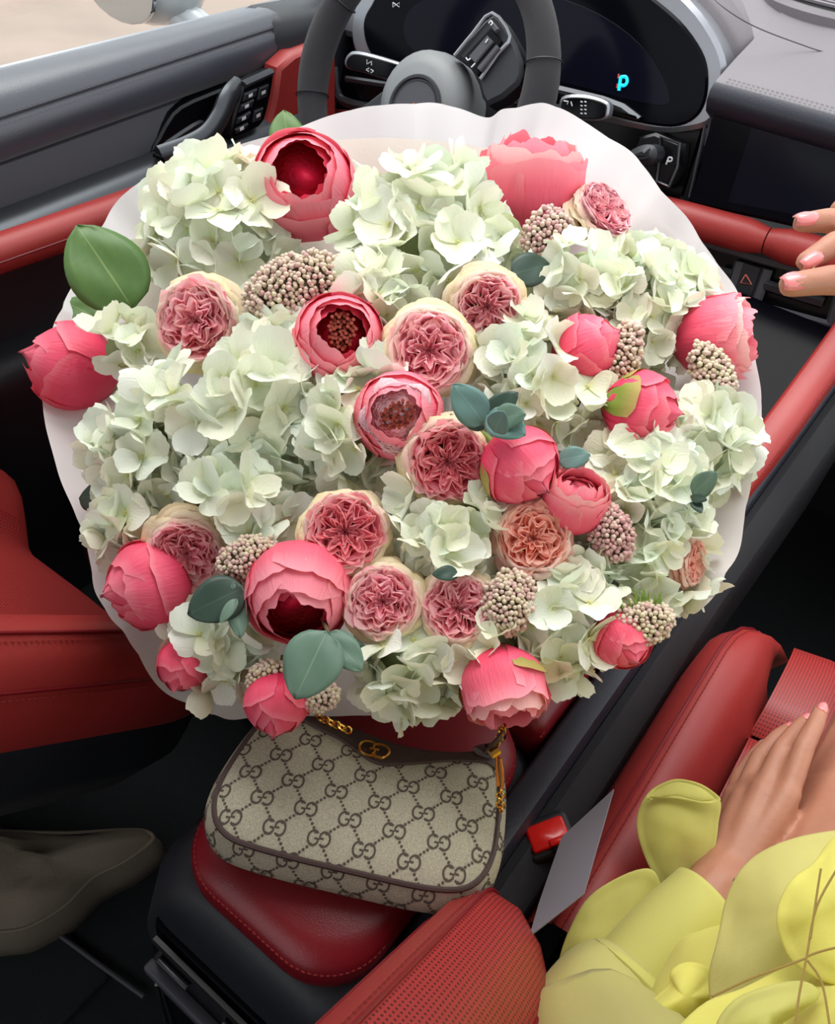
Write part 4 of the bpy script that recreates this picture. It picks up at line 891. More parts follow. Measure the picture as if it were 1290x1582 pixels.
# rice-flower clusters -----------------------------------------------------------
BM_ = NT('rice_flower_bead'); _a = BM_.n('ShaderNodeAttribute', attribute_name='tint'); _r = BM_.n('ShaderNodeValToRGB'); _e = _r.color_ramp.elements
_e[0].color = lin((206, 196, 160)); _e[1].color = lin((196, 150, 148)); _m = _e.new(.5); _m.color = lin((216, 196, 178)); BM_.l(_a.outputs['Fac'], _r.inputs['Fac']); BM_.l(_r.outputs['Color'], BM_.b.inputs['Base Color']); BM_.b.inputs['Roughness'].default_value = .45
bead_core = mat('rice_flower_twigs', (92, 84, 62), .9, bump=.8, scale=200)
needle_m = mat('rice_flower_needle', (116, 144, 62), .6)
def bead(mb, c, r, up):
    M3 = rot_to(up); rings = []
    for h, q in ((-1, .35), (-.6, .85), (.1, 1.0), (.7, .72), (1.0, .25)): rings.append([c + M3 @ Vector((math.cos(t) * q * r, math.sin(t) * q * r, h * r)) for t in [2 * math.pi * k / 6 for k in range(6)]])
    mb.loft(rings)
def rice(px, py, rx, ry, ang, label, ax=0, ay=0, seed=1, lift=.1, pink=.5, needles=False):
    rnd = random.Random(seed); d = dome_depth(px, py); p = at_depth(px, py, d); b = (CAM_C - p).normalized(); axn = (b + CAM_R * ax + CAM_U * ay).normalized()
    ux = CAM_R * math.cos(math.radians(ang)) + CAM_U * math.sin(math.radians(ang)); ux = (ux - axn * ux.dot(axn)).normalized(); uy = axn.cross(ux); s = d / FPX
    rz = min(rx, ry) * .75; p = p + b * (lift * rz * s)
    o = thing('rice_flower', label, 'rice flower', p, 'beaded rice flower clusters in the bouquet')
    TAKEN.append((p.copy(), min(rx, ry) * s * .9)); mb = MB(); tint = []; br = 4.6 * s * .97; n = int(rx * ry * 5.2 / 40)
    for i in range(n):
        z = 1 - 1.25 * (i + .5) / n; th = i * 2.39996; q = math.sqrt(max(0, 1 - z * z)); j = 1 + rnd.uniform(-.16, .06)
        v = Vector((q * math.cos(th), q * math.sin(th), z)); pos = p + (ux * v.x * rx + uy * v.y * ry + axn * v.z * rz) * s * j
        nv = len(mb.v); nn = (ux * v.x / rx + uy * v.y / ry + axn * v.z / rz).normalized(); bead(mb, pos + ux * rnd.uniform(-.3, .3) * br + uy * rnd.uniform(-.3, .3) * br, br * rnd.uniform(.8, 1.12), nn)
        tv = min(1, max(0, pink + rnd.uniform(-.4, .4))); tint += [tv] * (len(mb.v) - nv)
    be = mb.build('beads', BM_.m, o, angle=180); be.data.attributes.new('tint', 'FLOAT', 'POINT').data.foreach_set('value', tint); tag(be, kind='stuff')
    mb = MB(); rings = []
    for h in np.linspace(-1, 1, 8):
        q = math.sqrt(max(.02, 1 - h * h)); rings.append([p + (ux * math.cos(t) * q * rx * .84 + uy * math.sin(t) * q * ry * .84 + axn * (h * rz * .84 - .0)) * s for t in [2 * math.pi * k / 14 for k in range(14)]])
    mb.loft(rings); mb.tube([p, p - axn * rz * s * 2.2 - QN * .03], .0022, 6); mb.build('twig_core', bead_core, o, angle=180)
    if needles:
        mb = MB()
        for i in range(26):
            th = rnd.uniform(.3, 2.6); st = p + (ux * math.cos(th) * rx * .5 + uy * math.sin(th) * ry * .6) * s; e = st + (ux * (math.cos(th) * .5 + rnd.uniform(-.3, .3)) + uy * 1.0 + axn * rnd.uniform(-.1, .5)).normalized() * ry * s * rnd.uniform(.7, 1.15)
            mb.tube([st, st.lerp(e, .6) + axn * .002, e], [.0008, .0009, .0003], 4)
        tag(mb.build('needles', needle_m, o), kind='stuff')
    return o

# eucalyptus -----------------------------------------------------------------------
def leaf_mat(name, c1, c2, vein):
    k = NT(name); ac = k.n('ShaderNodeAttribute', attribute_name='across'); al = k.n('ShaderNodeAttribute', attribute_name='along')
    ab = k.n('ShaderNodeMath', operation='ABSOLUTE'); k.l(ac.outputs['Fac'], ab.inputs[0])
    mr = k.n('ShaderNodeMapRange'); mr.inputs['From Min'].default_value = .0; mr.inputs['From Max'].default_value = .035; k.l(ab.outputs[0], mr.inputs['Value'])
    tc = k.n('ShaderNodeTexCoord'); no = k.n('ShaderNodeTexNoise', Scale=55.0, Detail=4.0); k.l(tc.outputs['Object'], no.inputs['Vector'])
    mx = k.n('ShaderNodeMix', data_type='RGBA'); mx.inputs['A'].default_value = lin(c1); mx.inputs['B'].default_value = lin(c2); k.l(no.outputs['Fac'], mx.inputs['Factor'])
    m2 = k.n('ShaderNodeMix', data_type='RGBA'); m2.inputs['A'].default_value = lin(vein); k.l(mx.outputs['Result'], m2.inputs['B']); k.l(mr.outputs['Result'], m2.inputs['Factor'])
    k.l(m2.outputs['Result'], k.b.inputs['Base Color']); k.b.inputs['Roughness'].default_value = .45; add_transl(k, .12, src=m2.outputs['Result']); return k.m
LG = leaf_mat('green_leaf', (70, 106, 52), (98, 132, 64), (140, 160, 96)); LS = leaf_mat('sage_leaf', (92, 122, 104), (112, 142, 122), (138, 160, 140)); LB = leaf_mat('blue_grey_leaf', (92, 128, 122), (112, 148, 140), (136, 164, 156)); LD = leaf_mat('dark_leaf', (44, 66, 56), (62, 86, 72), (80, 104, 88))
stem_m = mat('eucalyptus_stem', (104, 92, 66), .6)
def leaf_mesh(pb, pt, wid, bend, m, up, cup=.12, shape='oval', fold=.06):
    """leaf from base point to tip point; wid = width / length; up = the side it shows"""
    L = (pt - pb).length; t = (pt - pb) / L; n = (up - t * up.dot(t)).normalized(); s = t.cross(n); rows = []; us = [i / 12 for i in range(13)]; vs = [j / 8 * 2 - 1 for j in range(9)]
    for u in us:
        w = wid * .5 * (math.sin(math.pi * (u ** .8)) ** .62 if shape == 'oval' else math.sin(math.pi * u ** .62) ** .8 * (1 - .12 * u))
        w = max(w, .012); r = []
        for v in vs:
            p = pb + t * L * u + s * v * w * L + n * L * (bend * math.sin(math.pi * u) * .5 + fold * abs(v) * w * 2 - cup * v * v * w + .012 * math.sin(9 * u + 4 * v))
            r.append(p)
        rows.append(r)
    return rows, vs, us
def sprig(label, leaves, stem, cat='eucalyptus'):
    """leaves: (base px, tip px, width ratio, material, lean, depth offset); stem: px path"""
    bx, by = leaves[0][0]; d0 = dome_depth(bx, by); base = at_depth(bx, by, d0 - .01)
    o = thing('eucalyptus_sprig', label, cat, base, 'eucalyptus sprigs in the bouquet')
    for (b, t, w, m, lean, dz, bend) in leaves:
        db = dome_depth(*b) + dz; dt = db + lean; pb, pt = at_depth(*b, db), at_depth(*t, dt)
        rows, vs, us = leaf_mesh(pb, pt, w, bend, m, (CAM_C - pb).normalized() + CAM_U * .25)
        me = petal_mesh('leaf', rows, vs, us, m); ob = bpy.data.objects.new('leaf', me); COL.objects.link(ob); ob.parent = o; ob.location = -base
        sd = ob.modifiers.new('thickness', 'SOLIDIFY'); sd.thickness = .0006
    if stem:
        mb = MB(); P = [at_depth(x, y, dome_depth(x, y) + dz) for x, y, dz in stem]; mb.tube(crv(P, 4) if len(P) > 2 else P, .0014, 6); mb.build('stem', stem_m, o)
    return o

# ------------------------------------------------------------------ the flowers, one by one
rose(305, 497, 74, 'dusky pink rose with cream outer petals at left under the hydrangea', 'b', -.38, .12, .4)
rose(752, 474, 62, 'pink and cream rose tucked under the top centre hydrangea', 'q', .15, -.1, 1.0)
rose(662, 542, 74, 'open pink rose with cream rim between two dark-hearted peonies', 'a', .05, .12, 2.0)
rose(690, 712, 74, 'pink rose with wide cream rim below the eucalyptus', 'c', .18, -.12, .3)
rose(533, 822, 72, 'deep pink ruffled rose below the central hydrangea', 'c', .02, .1, 1.2)
rose(823, 832, 66, 'peach ruffled rose at the right beside the pink peony', 'p', .1, .05, .7)
rose(592, 930, 66, 'soft pink rose with yellow outer petal at lower centre', 'b', -.12, .06, 2.6)
rose(708, 940, 64, 'pink rose left of the dome shaped rice flower', 'q', -.1, .05, 3.3)
rose(290, 852, 68, 'half hidden peach-pink rose above the left bud', 'b', -.2, -.45, 4.0)
rose(930, 330, 58, 'streaked magenta rose at the upper right edge', 's', .75, .75, 1.6)
rose(1066, 868, 44, 'mostly hidden peach rose at the right paper edge', 'p', 1.4, -.2, .2, lift=-.7)
peony(469, 290, 80, 'large open peony with crimson cup at the top', 'cup', -.06, .42, .5, lift=-.1)
peony(820, 288, 84, 'ragged coral peony seen from the side at the upper right', 'open', .2, 2.0, .2, lift=-.1)
peony(112, 567, 68, 'coral peony at the far left edge under the big green leaf', 'bud2', -1.7, .5, .9, lift=.0)
peony(524, 526, 70, 'coral peony with dark opening under the large rice flower', 'cup', .08, .3, 2.2, lift=-.05, stamens=True)
peony(617, 643, 68, 'round coral peony with rusty stamens at the very centre', 'cup2', -.05, .03, 1.1, lift=-.05, stamens=True)
peony(905, 538, 52, 'smooth bright pink peony bud beside the curved rice flower', 'bud', 1.6, .8, .3, lift=.05, sq=(1, 1, 1.15), sepals=1)
peony(990, 632, 58, 'pink peony bud with green sepals at the right', 'bud2', 1.8, -.2, 2.4, lift=.2, sepals=5)
peony(803, 720, 62, 'bright pink peony bud under the eucalyptus', 'bud', 1.0, -.9, 1.3, lift=.2, sepals=2)
peony(888, 775, 52, 'pink peony seen from the side above the pinkish rice flower', 'open', .4, 1.3, 2.9, lift=.1)
peony(1108, 522, 66, 'large ragged coral peony at the right paper edge', 'open', 2.2, .3, .8, lift=-.1)
peony(231, 903, 68, 'closed coral peony bud at the lower left edge', 'bud', -1.3, -.3, 3.6, lift=.1)
peony(462, 915, 80, 'coral peony tipped downward with a crimson slit, lower left of centre', 'cup', -.08, -.75, 1.8, lift=.0)
peony(285, 1027, 42, 'smallest coral bud at the bottom left, half under hydrangea', 'bud2', -.6, -1.5, .6, lift=.0)
peony(428, 1086, 50, 'coral peony bud hanging over the top of the handbag', 'bud', -.2, -1.7, 2.0, lift=.2)
peony(778, 1062, 66, 'ragged pink peony drooping at the bottom beside the console lid', 'open', .45, -2.0, 1.4, lift=.1, sepals=2)
peony(962, 988, 48, 'coral bud behind the needle tufted rice flower at the bottom right', 'bud', .5, -.8, .7, lift=-.2)
rice(462, 448, 84, 52, 18, 'largest rice flower cluster, under the upper left hydrangea', 0, .1, 1, .25)
rice(845, 367, 36, 44, -20, 'rice flower cluster below the ragged upper right peony', .15, .1, 2, .35, .75)
rice(958, 553, 30, 56, -18, 'tall curved rice flower cluster right of the smooth pink bud', .2, 0, 3, .5)
rice(1100, 576, 28, 50, 32, 'narrow rice flower cluster below the right edge peony', .3, 0, 4, .6, .4)
rice(388, 865, 50, 36, 15, 'rice flower cluster left of the downward tipped peony', -.1, 0, 5, .2, .45, needles=False)
rice(786, 930, 40, 48, -12, 'neat dome of rice flower beside the bottom centre rose', .05, 0, 6, .45)
rice(943, 822, 32, 46, 25, 'pinkish rice flower cluster beside the side-on peony', .1, 0, 7, .4, .95)
rice(992, 962, 47, 34, 12, 'rice flower cluster with green needles at the bottom right', .2, -.2, 8, .6, .4, needles=True)
rice(415, 1046, 32, 26, 10, 'small rice flower cluster left of the big sage leaf', -.1, -.2, 9, .45, .35)
rice(499, 1078, 27, 19, 25, 'smallest rice flower cluster under the sage leaf', 0, -.3, 10, .5, .45)
H = hydrangea
H(345, 362, 112, 'white hydrangea at upper left, beside the topmost dark-hearted peony', -.25, .3, 50, seed=1)
H(300, 322, 58, 'small white hydrangea behind the upper left one, against the paper', -.4, .6, 42, seed=21, lift=-.9)
H(660, 388, 130, 'large white hydrangea at top centre between two peonies', .0, .25, 50, seed=2)
H(775, 362, 56, 'small white hydrangea left of the upper right rice flower', .2, .3, 44, seed=22, lift=-.7)
H(905, 440, 85, 'white hydrangea under the streaked rose at upper right', .2, .2, 42, seed=3)
H(995, 480, 98, 'white hydrangea at the right, between paper and pink bud', .5, .2, 38, seed=4, lift=-.7)
H(395, 640, 150, 'large white hydrangea left of centre, under the cream rose', -.1, .05, 52, seed=5)
H(248, 720, 104, 'white hydrangea at the far left edge above the peony bud', -.6, .0, 46, seed=6)
H(195, 540, 52, 'few white hydrangea florets beside the leftmost peony', -.3, .2, 48, seed=7, lift=-.2)
H(370, 790, 100, 'white hydrangea above the lower left rice flower', -.15, -.2, 46, seed=8)
H(555, 660, 95, 'white hydrangea left of the peony with rusty stamens', .1, -.1, 48, seed=9)
H(208, 812, 56, 'white hydrangea florets above the left bud, over the paper edge', -.6, -.2, 46, seed=10, lift=-.4)
H(845, 605, 95, 'white hydrangea right of the blue-grey eucalyptus', .2, .1, 42, seed=11)
H(705, 820, 95, 'pale green tightly folded hydrangea at lower centre', .0, -.1, 44, seed=12, dens=1.3)
H(1000, 750, 82, 'white hydrangea above the pinkish rice flower at the right', .35, .0, 44, seed=13, lift=-.35)
H(1078, 686, 80, 'white hydrangea at the far right edge beside the small grey leaves', .7, -.1, 44, seed=14, lift=-.7)
H(1010, 862, 90, 'creamy hydrangea at lower right above the needle tufted rice flower', .5, -.35, 40, seed=15, lift=-.7)
H(850, 950, 108, 'white hydrangea under the peach rose', .3, -.3, 46, seed=16)
H(640, 1000, 100, 'white hydrangea at the bottom centre over the handbag', .1, -.5, 48, seed=17)
H(760, 1010, 66, 'small white hydrangea above the bottom peony', .2, -.4, 44, seed=24, lift=-.4)
H(345, 1000, 76, 'white hydrangea at the bottom left above the smallest bud', -.3, -.5, 44, seed=18)
H(590, 470, 66, 'white hydrangea florets below the big top centre head, over the open pink rose', 0, -.2, 46, seed=31, lift=-.7)
H(470, 570, 80, 'white hydrangea right below the dark-hearted peony and rice flower', 0, .1, 48, seed=32, lift=-.8)
H(790, 545, 70, 'white hydrangea between the two rose tops and the eucalyptus', 0, .1, 44, seed=33, lift=-.7)
H(905, 895, 55, 'white hydrangea right of the peach rose, below the pinkish rice flower', .2, -.1, 44, seed=34, lift=-.8)
sprig('large bright green leaf sticking out at the left above the paper', [((205, 478), (118, 348), .82, LG, -.01, .0, .12), ((150, 492), (98, 466), .75, LG, .01, .006, .1)], [(200, 482, 0), (230, 500, .03)])
sprig('pointed green leaf behind the topmost peony', [((450, 250), (438, 170), .72, LG, .0, .03, .1)], None)
sprig('blue-grey eucalyptus sprig in the middle of the bouquet', [((748, 655), (700, 594), .72, LB, -.01, -.03, .12), ((748, 648), (800, 606), .6, LD, -.005, -.03, .1), ((760, 650), (812, 640), .7, LS, -.02, -.04, .1), ((752, 640), (812, 672), .72, LB, -.015, -.042, .12), ((764, 668), (778, 636), .7, LB, -.02, -.05, .1), ((748, 662), (708, 632), .6, LD, .0, -.024, .1)], [(690, 640, .0), (748, 656, -.03), (770, 660, -.035)])
sprig('dark round eucalyptus leaf beside the left rose, over the bottom left hydrangea', [((378, 908), (290, 950), .78, LD, -.01, -.02, .12), ((362, 900), (372, 985), .45, LS, -.01, -.025, -.1), ((366, 925), (340, 962), .4, LS, -.01, -.026, .1)], [(385, 890, .01), (376, 912, -.015)])
sprig('big sage green leaf pair at the bottom, left of the soft pink rose', [((506, 975), (456, 1080), .82, LS, -.015, -.035, .12), ((504, 978), (560, 1036), .62, LS, -.01, -.03, .15), ((535, 990), (574, 1020), .5, LD, .0, -.01, .1)], [(498, 955, .0), (506, 976, -.03), (512, 990, -.03)])
sprig('dark leaf in the gap under the upper right rice flower', [((790, 425), (850, 408), .8, LD, .01, .0, .1), ((782, 420), (818, 470), .35, LG, .0, .0, .1)], None)
sprig('small grey leaf pair at the right edge over the hydrangea', [((1070, 764), (1107, 730), .62, LS, -.02, -.03, .1), ((1068, 768), (1092, 772), .6, LD, -.01, -.03, .1), ((1070, 770), (1084, 792), .55, LD, -.01, -.028, .1)], [(1060, 760, .0), (1070, 768, -.03)])
sprig('dark bluish leaf between pink bud and right hydrangea', [((862, 712), (912, 702), .75, LB, -.005, -.005, .1), ((858, 716), (842, 742), .4, LD, .0, .0, .1)], None)
sprig('dark leaves at the far left peeking from behind the hydrangea', [((165, 735), (124, 690), .55, LD, .02, .02, .1), ((170, 765), (122, 770), .7, LD, .02, .02, .1)], None)
sprig('curled dark leaf below the folded pale hydrangea', [((708, 886), (668, 888), .6, LD, -.005, -.012, .3)], None)
# ------------------------------------------------------------------ person in yellow on the passenger seat
def skin_mat():
    k = NT('skin'); tc = k.n('ShaderNodeTexCoord'); no = k.n('ShaderNodeTexNoise', Scale=38.0, Detail=5.0); k.l(tc.outputs['Object'], no.inputs['Vector'])
    mx = k.n('ShaderNodeMix', data_type='RGBA'); mx.inputs['A'].default_value = lin((164, 108, 84)); mx.inputs['B'].default_value = lin((190, 134, 108)); k.l(no.outputs['Fac'], mx.inputs['Factor'])
    k.l(mx.outputs['Result'], k.b.inputs['Base Color']); k.b.inputs['Roughness'].default_value = .5; k.b.inputs['Subsurface Weight'].default_value = .12; k.b.inputs['Subsurface Radius'].default_value = (.012, .004, .002)
    n2 = k.n('ShaderNodeTexVoronoi', Scale=700.0); k.l(tc.outputs['Object'], n2.inputs['Vector']); bp_ = k.n('ShaderNodeBump', Strength=.12, Distance=.0005); k.l(n2.outputs['Distance'], bp_.inputs['Height']); k.l(bp_.outputs['Normal'], k.b.inputs['Normal'])
    return k.m
M['skin'] = skin_mat()
M['nail'] = mat('pink_nail', (240, 140, 140), .2, coat=.5)
def cloth(name, col, transl, rough=.75):
    k = NT(name); k.b.inputs['Base Color'].default_value = lin(col); k.b.inputs['Roughness'].default_value = rough; k.b.inputs['Sheen Weight'].default_value = .15
    tc = k.n('ShaderNodeTexCoord'); no = k.n('ShaderNodeTexNoise', Scale=900.0, Detail=2.0); k.l(tc.outputs['Object'], no.inputs['Vector']); b_ = k.n('ShaderNodeBump', Strength=.15, Distance=.0006); k.l(no.outputs['Fac'], b_.inputs['Height']); k.l(b_.outputs['Normal'], k.b.inputs['Normal'])
    add_transl(k, transl, lin(col)); return k.m
M['yel'] = cloth('yellow_cloth', (218, 214, 120), .25); M['yel2'] = cloth('overexposed_yellow_cloth', (238, 232, 120), .25); M['sheer'] = cloth('pale_yellow_cloth', (226, 220, 140), .4)  # second yellow paints in the overexposed near part of the dress
person = thing('person', 'person in pale yellow petal-trimmed dress seated on the red passenger seat, hand on knee', 'person', (.45, -.05, .45))
def capsule(mb, a, b, ra, rb, n=14):
    a, b = Vector(a), Vector(b); t = (b - a).normalized(); up = Vector((0, 0, 1)) if abs(t.z) < .9 else Vector((1, 0, 0)); x = (up - t * up.dot(t)).normalized(); y = t.cross(x); rings = []
    for k in range(6):
        q = -math.pi / 2 + (k + .15) / 6 * math.pi / 2; rings.append((a + t * math.sin(q) * ra, ra * math.cos(q)))
    for k in range(6):
        q = (k + .85) / 6 * math.pi / 2; rings.append((b + t * math.sin(q) * rb, rb * math.cos(q)))
    mb.loft([[c + x * math.cos(2 * math.pi * j / n) * r + y * math.sin(2 * math.pi * j / n) * r for j in range(n)] for c, r in rings])
def chain_caps(mb, pts, rs):
    for i in range(len(pts) - 1): capsule(mb, pts[i], pts[i + 1], rs[i], rs[i + 1])
mb = MB(); AD = at_depth
# left hand lying over the thigh
Wr = AD(1108, 1372, .622); fing = {
 'index': [AD(1216, 1226, .652), AD(1243, 1152, .668), AD(1260, 1118, .682), AD(1268, 1098, .694)],
 'middle': [AD(1178, 1224, .660), AD(1208, 1158, .684), AD(1231, 1128, .700), AD(1244, 1113, .712)],
 'ring': [AD(1146, 1238, .668), AD(1172, 1172, .696), AD(1202, 1138, .714), AD(1218, 1126, .726)],
 'little': [AD(1122, 1262, .676), AD(1142, 1200, .702), AD(1166, 1166, .720), AD(1180, 1150, .730)]}
rad = {'index': (.0098, .0085, .0076, .0062), 'middle': (.0098, .0084, .0074, .0062), 'ring': (.0094, .0080, .0070, .0058), 'little': (.0085, .0070, .0062, .0052)}
for f in fing:
    chain_caps(mb, fing[f], rad[f]); k = {'index': 12, 'middle': 3, 'ring': -6, 'little': -14}[f]
    capsule(mb, AD(1108 + k * 1.6, 1366 + abs(k) * .3, .626), fing[f][0], .0135, rad[f][0] * 1.12)
    capsule(mb, AD(1108 + k * 1.6, 1366, .640), fing[f][0] - CAM_B * .012, .012, .0105)
chain_caps(mb, [AD(1128, 1352, .640), AD(1205, 1300, .655), AD(1252, 1272, .672), AD(1296, 1262, .69)], (.0145, .0145, .0105, .0078))
capsule(mb, AD(1190, 1300, .645), fing['index'][0], .013, .0105)
# left arm: wrist, elbow, shoulder
El = AD(925, 1590, .575); ShL = Vector((.375, -.22, .84))
chain_caps(mb, [AD(1120, 1352, .632), Wr, AD(1040, 1448, .60), El, ShL], (.0205, .0215, .025, .024, .04))
# right arm and hand reaching in front of the screen
Wr2 = AD(1440, 420, .50); ShR = Vector((.63, -.2, .84)); El2 = Vector((.66, .16, .80))
rf = {'a': [AD(1392, 368, .505), AD(1330, 352, .50), AD(1280, 341, .495), AD(1240, 344, .492)], 'b': [AD(1385, 388, .495), AD(1330, 366, .488), AD(1288, 378, .482), AD(1246, 404, .478)], 'c': [AD(1380, 360, .52), AD(1330, 330, .525), AD(1300, 325, .53), AD(1296, 340, .53)], 'd': [AD(1390, 400, .515), AD(1350, 350, .53), AD(1330, 330, .54), AD(1318, 335, .54)], 'thumb': [AD(1405, 440, .485), AD(1340, 432, .475), AD(1280, 433, .468), AD(1222, 440, .465)]}
for k, p in rf.items():
    r = (.0095, .0088, .0078, .0062) if k != 'thumb' else (.0115, .0098, .0088, .0070); chain_caps(mb, p, r); capsule(mb, Wr2, p[0], .015, r[0] * 1.2)
chain_caps(mb, [Wr2, Vector((.50, .22, .86)), El2, ShR], (.020, .028, .036, .048))
# torso, neck stub, thighs, shins, feet
Pel = Vector((.47, .02, .55)); chain_caps(mb, [Pel, Vector((.48, -.09, .70)), Vector((.50, -.21, .82))], (.10, .095, .085)); capsule(mb, (.44, .02, .53), (.51, .02, .53), .09, .09)
capsule(mb, ShL, ShR, .05, .05); capsule(mb, (.50, -.22, .82), (.505, -.24, .92), .06, .05)
chain_caps(mb, [Vector((.43, .03, .515)), Vector((.432, .22, .52)), Vector((.435, .42, .53)), Vector((.43, .52, .34)), Vector((.43, .60, .10)), Vector((.43, .72, .045))], (.078, .07, .058, .050, .034, .03))
chain_caps(mb, [Vector((.53, .03, .515)), Vector((.55, .22, .52)), Vector((.56, .42, .53)), Vector((.55, .52, .34)), Vector((.54, .60, .10)), Vector((.54, .72, .045))], (.078, .07, .058, .050, .034, .03))
body_ = mb.build('body', M['skin'], person, angle=180)
rm = body_.modifiers.new('join', 'REMESH'); rm.mode = 'VOXEL'; rm.voxel_size = .0026; rm.use_smooth_shade = True
sm = body_.modifiers.new('soften', 'SMOOTH'); sm.factor = .5; sm.iterations = 3
def nail(tip, prev, side, w=.0052):
    t = (tip - prev).normalized(); u = (side - t * side.dot(t)).normalized(); s = t.cross(u); mb = MB(); rows = []
    for i in range(6):
        a = i / 5; ww = w * (math.sin(math.pi * (.25 + .6 * a)) ** .5); rows.append([tip + t * (-.006 + a * .0128) + s * (v * ww) + u * (.0070 - .003 * v * v - .0018 * a * a) for v in (-1, -.5, 0, .5, 1)])
    mb.grid(rows); o = mb.build('fingernail', M['nail'], person, angle=180); so = o.modifiers.new('thickness', 'SOLIDIFY'); so.thickness = .0008
for f in ('index', 'middle', 'ring'): nail(fing[f][3], fing[f][2], CAM_B * .8 - CAM_R * .2 + CAM_U * .2)
nail(rf['a'][3], rf['a'][2], CAM_B * .6 + CAM_U * .2, .005); nail(rf['b'][3], rf['b'][2], CAM_B * .6 - CAM_U * .3, .005); nail(rf['thumb'][3], rf['thumb'][2], CAM_B * .9 + CAM_U * .3, .006)
mb = MB(); tc0 = AD(1142, 1361, .6002)
mb.tube([tc0 + CAM_R * (.0042 * math.cos(t)) + CAM_U * (.0028 * math.sin(t)) for t in [2 * math.pi * k / 16 for k in range(16)]], .0005, 5, closed=True); mb.build('wrist_tattoo', mat('tattoo_ink', (70, 66, 74), .7), person)
# dress: bodice and skirt, sleeve, cuff, petals
mb = MB(); capsule(mb, (.44, .02, .53), (.53, .02, .53), .105, .105)
chain_caps(mb, [Vector((.47, .02, .56)), Vector((.485, -.09, .70)), Vector((.50, -.20, .81))], (.115, .11, .10)); capsule(mb, ShL - Vector((.0, 0, .01)), ShR, .062, .062)
chain_caps(mb, [Vector((.445, .03, .52)), Vector((.445, .10, .52))], (.088, .084)); chain_caps(mb, [Vector((.53, .03, .52)), Vector((.55, .20, .52))], (.09, .082)); chain_caps(mb, [Vector((.49, .02, .54)), Vector((.50, .12, .53))], (.09, .07))
chain_caps(mb, [ShR, El2], (.062, .05))
dr = mb.build('dress', M['yel2'], person, angle=180)
m1 = dr.modifiers.new('join', 'REMESH'); m1.mode = 'VOXEL'; m1.voxel_size = .006; m1.use_smooth_shade = True
m2 = dr.modifiers.new('soften', 'SMOOTH'); m2.factor = .5; m2.iterations = 8
tx = bpy.data.textures.new('folds', 'CLOUDS'); tx.noise_scale = .09; m3 = dr.modifiers.new('folds', 'DISPLACE'); m3.texture = tx; m3.strength = .02; m3.mid_level = .5
# left sleeve
def sleeve(nm, pts, rs, m, folds, seed):
    P = crv(pts, 6); N = len(P); mb = MB(); rings = []; t0 = (P[1] - P[0]).normalized(); x = (CAM_B - t0 * CAM_B.dot(t0)).normalized()
    for i, p in enumerate(P):
        t = (P[min(N - 1, i + 1)] - P[max(0, i - 1)]).normalized(); x = (x - t * x.dot(t)).normalized(); y = t.cross(x); k = i / (N - 1) * (len(rs) - 1); j = min(len(rs) - 2, int(k)); r = rs[j] + (rs[j + 1] - rs[j]) * (k - j)
        rings.append([p + (x * math.cos(a) + y * math.sin(a)) * (r * (1 + folds * noise.noise(Vector((math.cos(a) * 1.5, math.sin(a) * 1.5, seed + i * .12))))) for a in [2 * math.pi * q / 32 for q in range(32)]])
    mb.grid(rings, close_v=True); o = mb.build(nm, m, person, angle=180); so = o.modifiers.new('thickness', 'SOLIDIFY'); so.thickness = .0016; return o
sleeve('sleeve_cuff', [AD(1092, 1388, .613), AD(1060, 1422, .605), AD(1020, 1468, .598), AD(980, 1516, .592)], [.027, .0285, .031, .033], M['yel'], .03, 1)
cuff = sleeve('sleeve_fold', [AD(990, 1502, .594), AD(982, 1514, .592), AD(972, 1526, .590)], [.034, .0385, .036], M['yel'], .05, 3)
sleeve('upper_sleeve', [AD(985, 1515, .592), AD(950, 1560, .58), AD(930, 1640, .555), AD(985, 1770, .45), ShL - Vector((0, .0, .0))], [.034, .046, .060, .066, .07], M['sheer'], .16, 5)
def petal_cloth(nm, out, d0, gx, gy, bulge, m, hem=True, crease=.004, seed=1, lift=0.0):
    pts = crv2(out, 5, True); cx = sum(p[0] for p in pts) / len(pts); cy = sum(p[1] for p in pts) / len(pts); rings = []
    for f in (1, .985, .96, .9, .8, .65, .5, .35, .2, .08):
        r = []
        for (x, y) in pts:
            X, Y = cx + (x - cx) * f, cy + (y - cy) * f; w = noise.noise(Vector((X * .012, Y * .012, seed))) + .4 * noise.noise(Vector((X * .03, Y * .03, seed + 3)))
            d = d0 + gx * (X - cx) + gy * (Y - cy) - bulge * (1 - f * f) + crease * w - (.0012 if (hem and f > .95) else 0); r.append(AD(X, Y, d))
        rings.append(r)
    mb = MB(); o0 = mb.grid(rings, close_v=True); n = len(pts); mb.f.append(tuple(o0 + (len(rings) - 1) * n + j for j in range(n))); o = mb.build(nm, m, person, angle=180)
    so = o.modifiers.new('thickness', 'SOLIDIFY'); so.thickness = .0016; return o
petal_cloth('dress_petal', [(986, 1285), (988, 1252), (1006, 1222), (1040, 1206), (1078, 1212), (1110, 1234), (1108, 1270), (1100, 1320), (1078, 1356), (1044, 1386), (1018, 1362), (998, 1325)], .645, -.00006, -.00005, .008, M['yel'], seed=2)
petal_cloth('petal_lining', [(998, 1232), (1014, 1216), (1044, 1204), (1082, 1212), (1112, 1234), (1090, 1240), (1050, 1232), (1020, 1230)], .637, -.00006, -.00005, .002, M['yel'], seed=4)
petal_cloth('dress_petal', [(848, 1600), (856, 1520), (874, 1452), (904, 1394), (950, 1358), (1000, 1342), (1018, 1362), (1022, 1390), (1012, 1440), (975, 1500), (930, 1560), (900, 1620)], .618, .00002, -.00006, .008, M['yel'], seed=6)
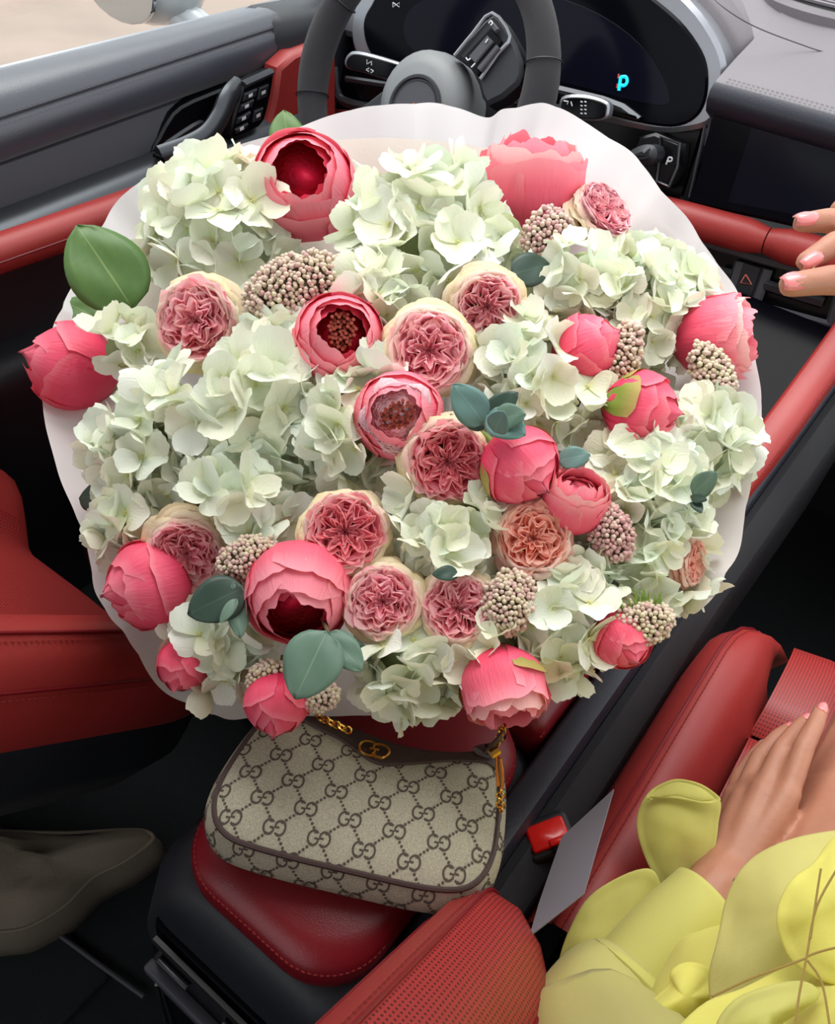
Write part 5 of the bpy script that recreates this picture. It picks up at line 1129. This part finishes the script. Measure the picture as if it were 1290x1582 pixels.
petal_cloth('dress_petal', [(1098, 1520), (1112, 1450), (1128, 1380), (1160, 1332), (1215, 1302), (1290, 1286), (1400, 1280), (1420, 1420), (1340, 1560), (1220, 1600), (1120, 1580)], .49, -.0001, -.00022, .02, M['sheer'], seed=8)
petal_cloth('dress_petal', [(1205, 1440), (1206, 1400), (1226, 1362), (1260, 1336), (1300, 1290), (1400, 1260), (1450, 1400), (1400, 1500), (1300, 1520), (1232, 1490)], .44, -.0001, -.0002, .012, M['yel2'], seed=12)
petal_cloth('dress_petal', [(1020, 1640), (1080, 1560), (1150, 1530), (1240, 1486), (1300, 1470), (1420, 1440), (1500, 1560), (1440, 1700), (1200, 1760), (1060, 1720)], .425, -.00006, -.00025, .012, M['yel2'], seed=15)
petal_cloth('dress_ruffle', [(912, 1620), (920, 1565), (945, 1540), (985, 1532), (1020, 1545), (1030, 1560), (990, 1560), (960, 1575), (945, 1640)], .535, .0, -.0001, .012, M['yel2'], seed=18)
petal_cloth('dress_ruffle', [(1036, 1524), (1040, 1502), (1062, 1490), (1090, 1496), (1110, 1516), (1180, 1530), (1120, 1560), (1060, 1590), (985, 1600), (960, 1590), (1000, 1556)], .505, .0, -.0001, .014, M['yel2'], seed=21)
petal_cloth('dress_ruffle', [(1110, 1600), (1130, 1556), (1175, 1532), (1236, 1520), (1262, 1536), (1230, 1560), (1190, 1590), (1160, 1640)], .40, .0, -.0002, .012, M['yel'], seed=27)
mb = MB()
for ln in ([(1300, 1330), (1262, 1400), (1246, 1478), (1234, 1540), (1226, 1600)], [(1246, 1478), (1268, 1470), (1300, 1462)], [(1246, 1480), (1215, 1492), (1160, 1512), (1100, 1540)], [(1248, 1484), (1270, 1520), (1284, 1600)], [(1252, 1450), (1262, 1380), (1268, 1342)]):
    mb.tube(crv([AD(x, y, .402 - .00025 * max(0, y - 1480) + .00018 * max(0, 1480 - y)) for x, y in ln], 5), .0006, 5)
st = mb.build('embroidery', mat('tan_embroidery', (150, 124, 60), .8), person); tag(st, 'brown embroidered stems', kind='stuff')
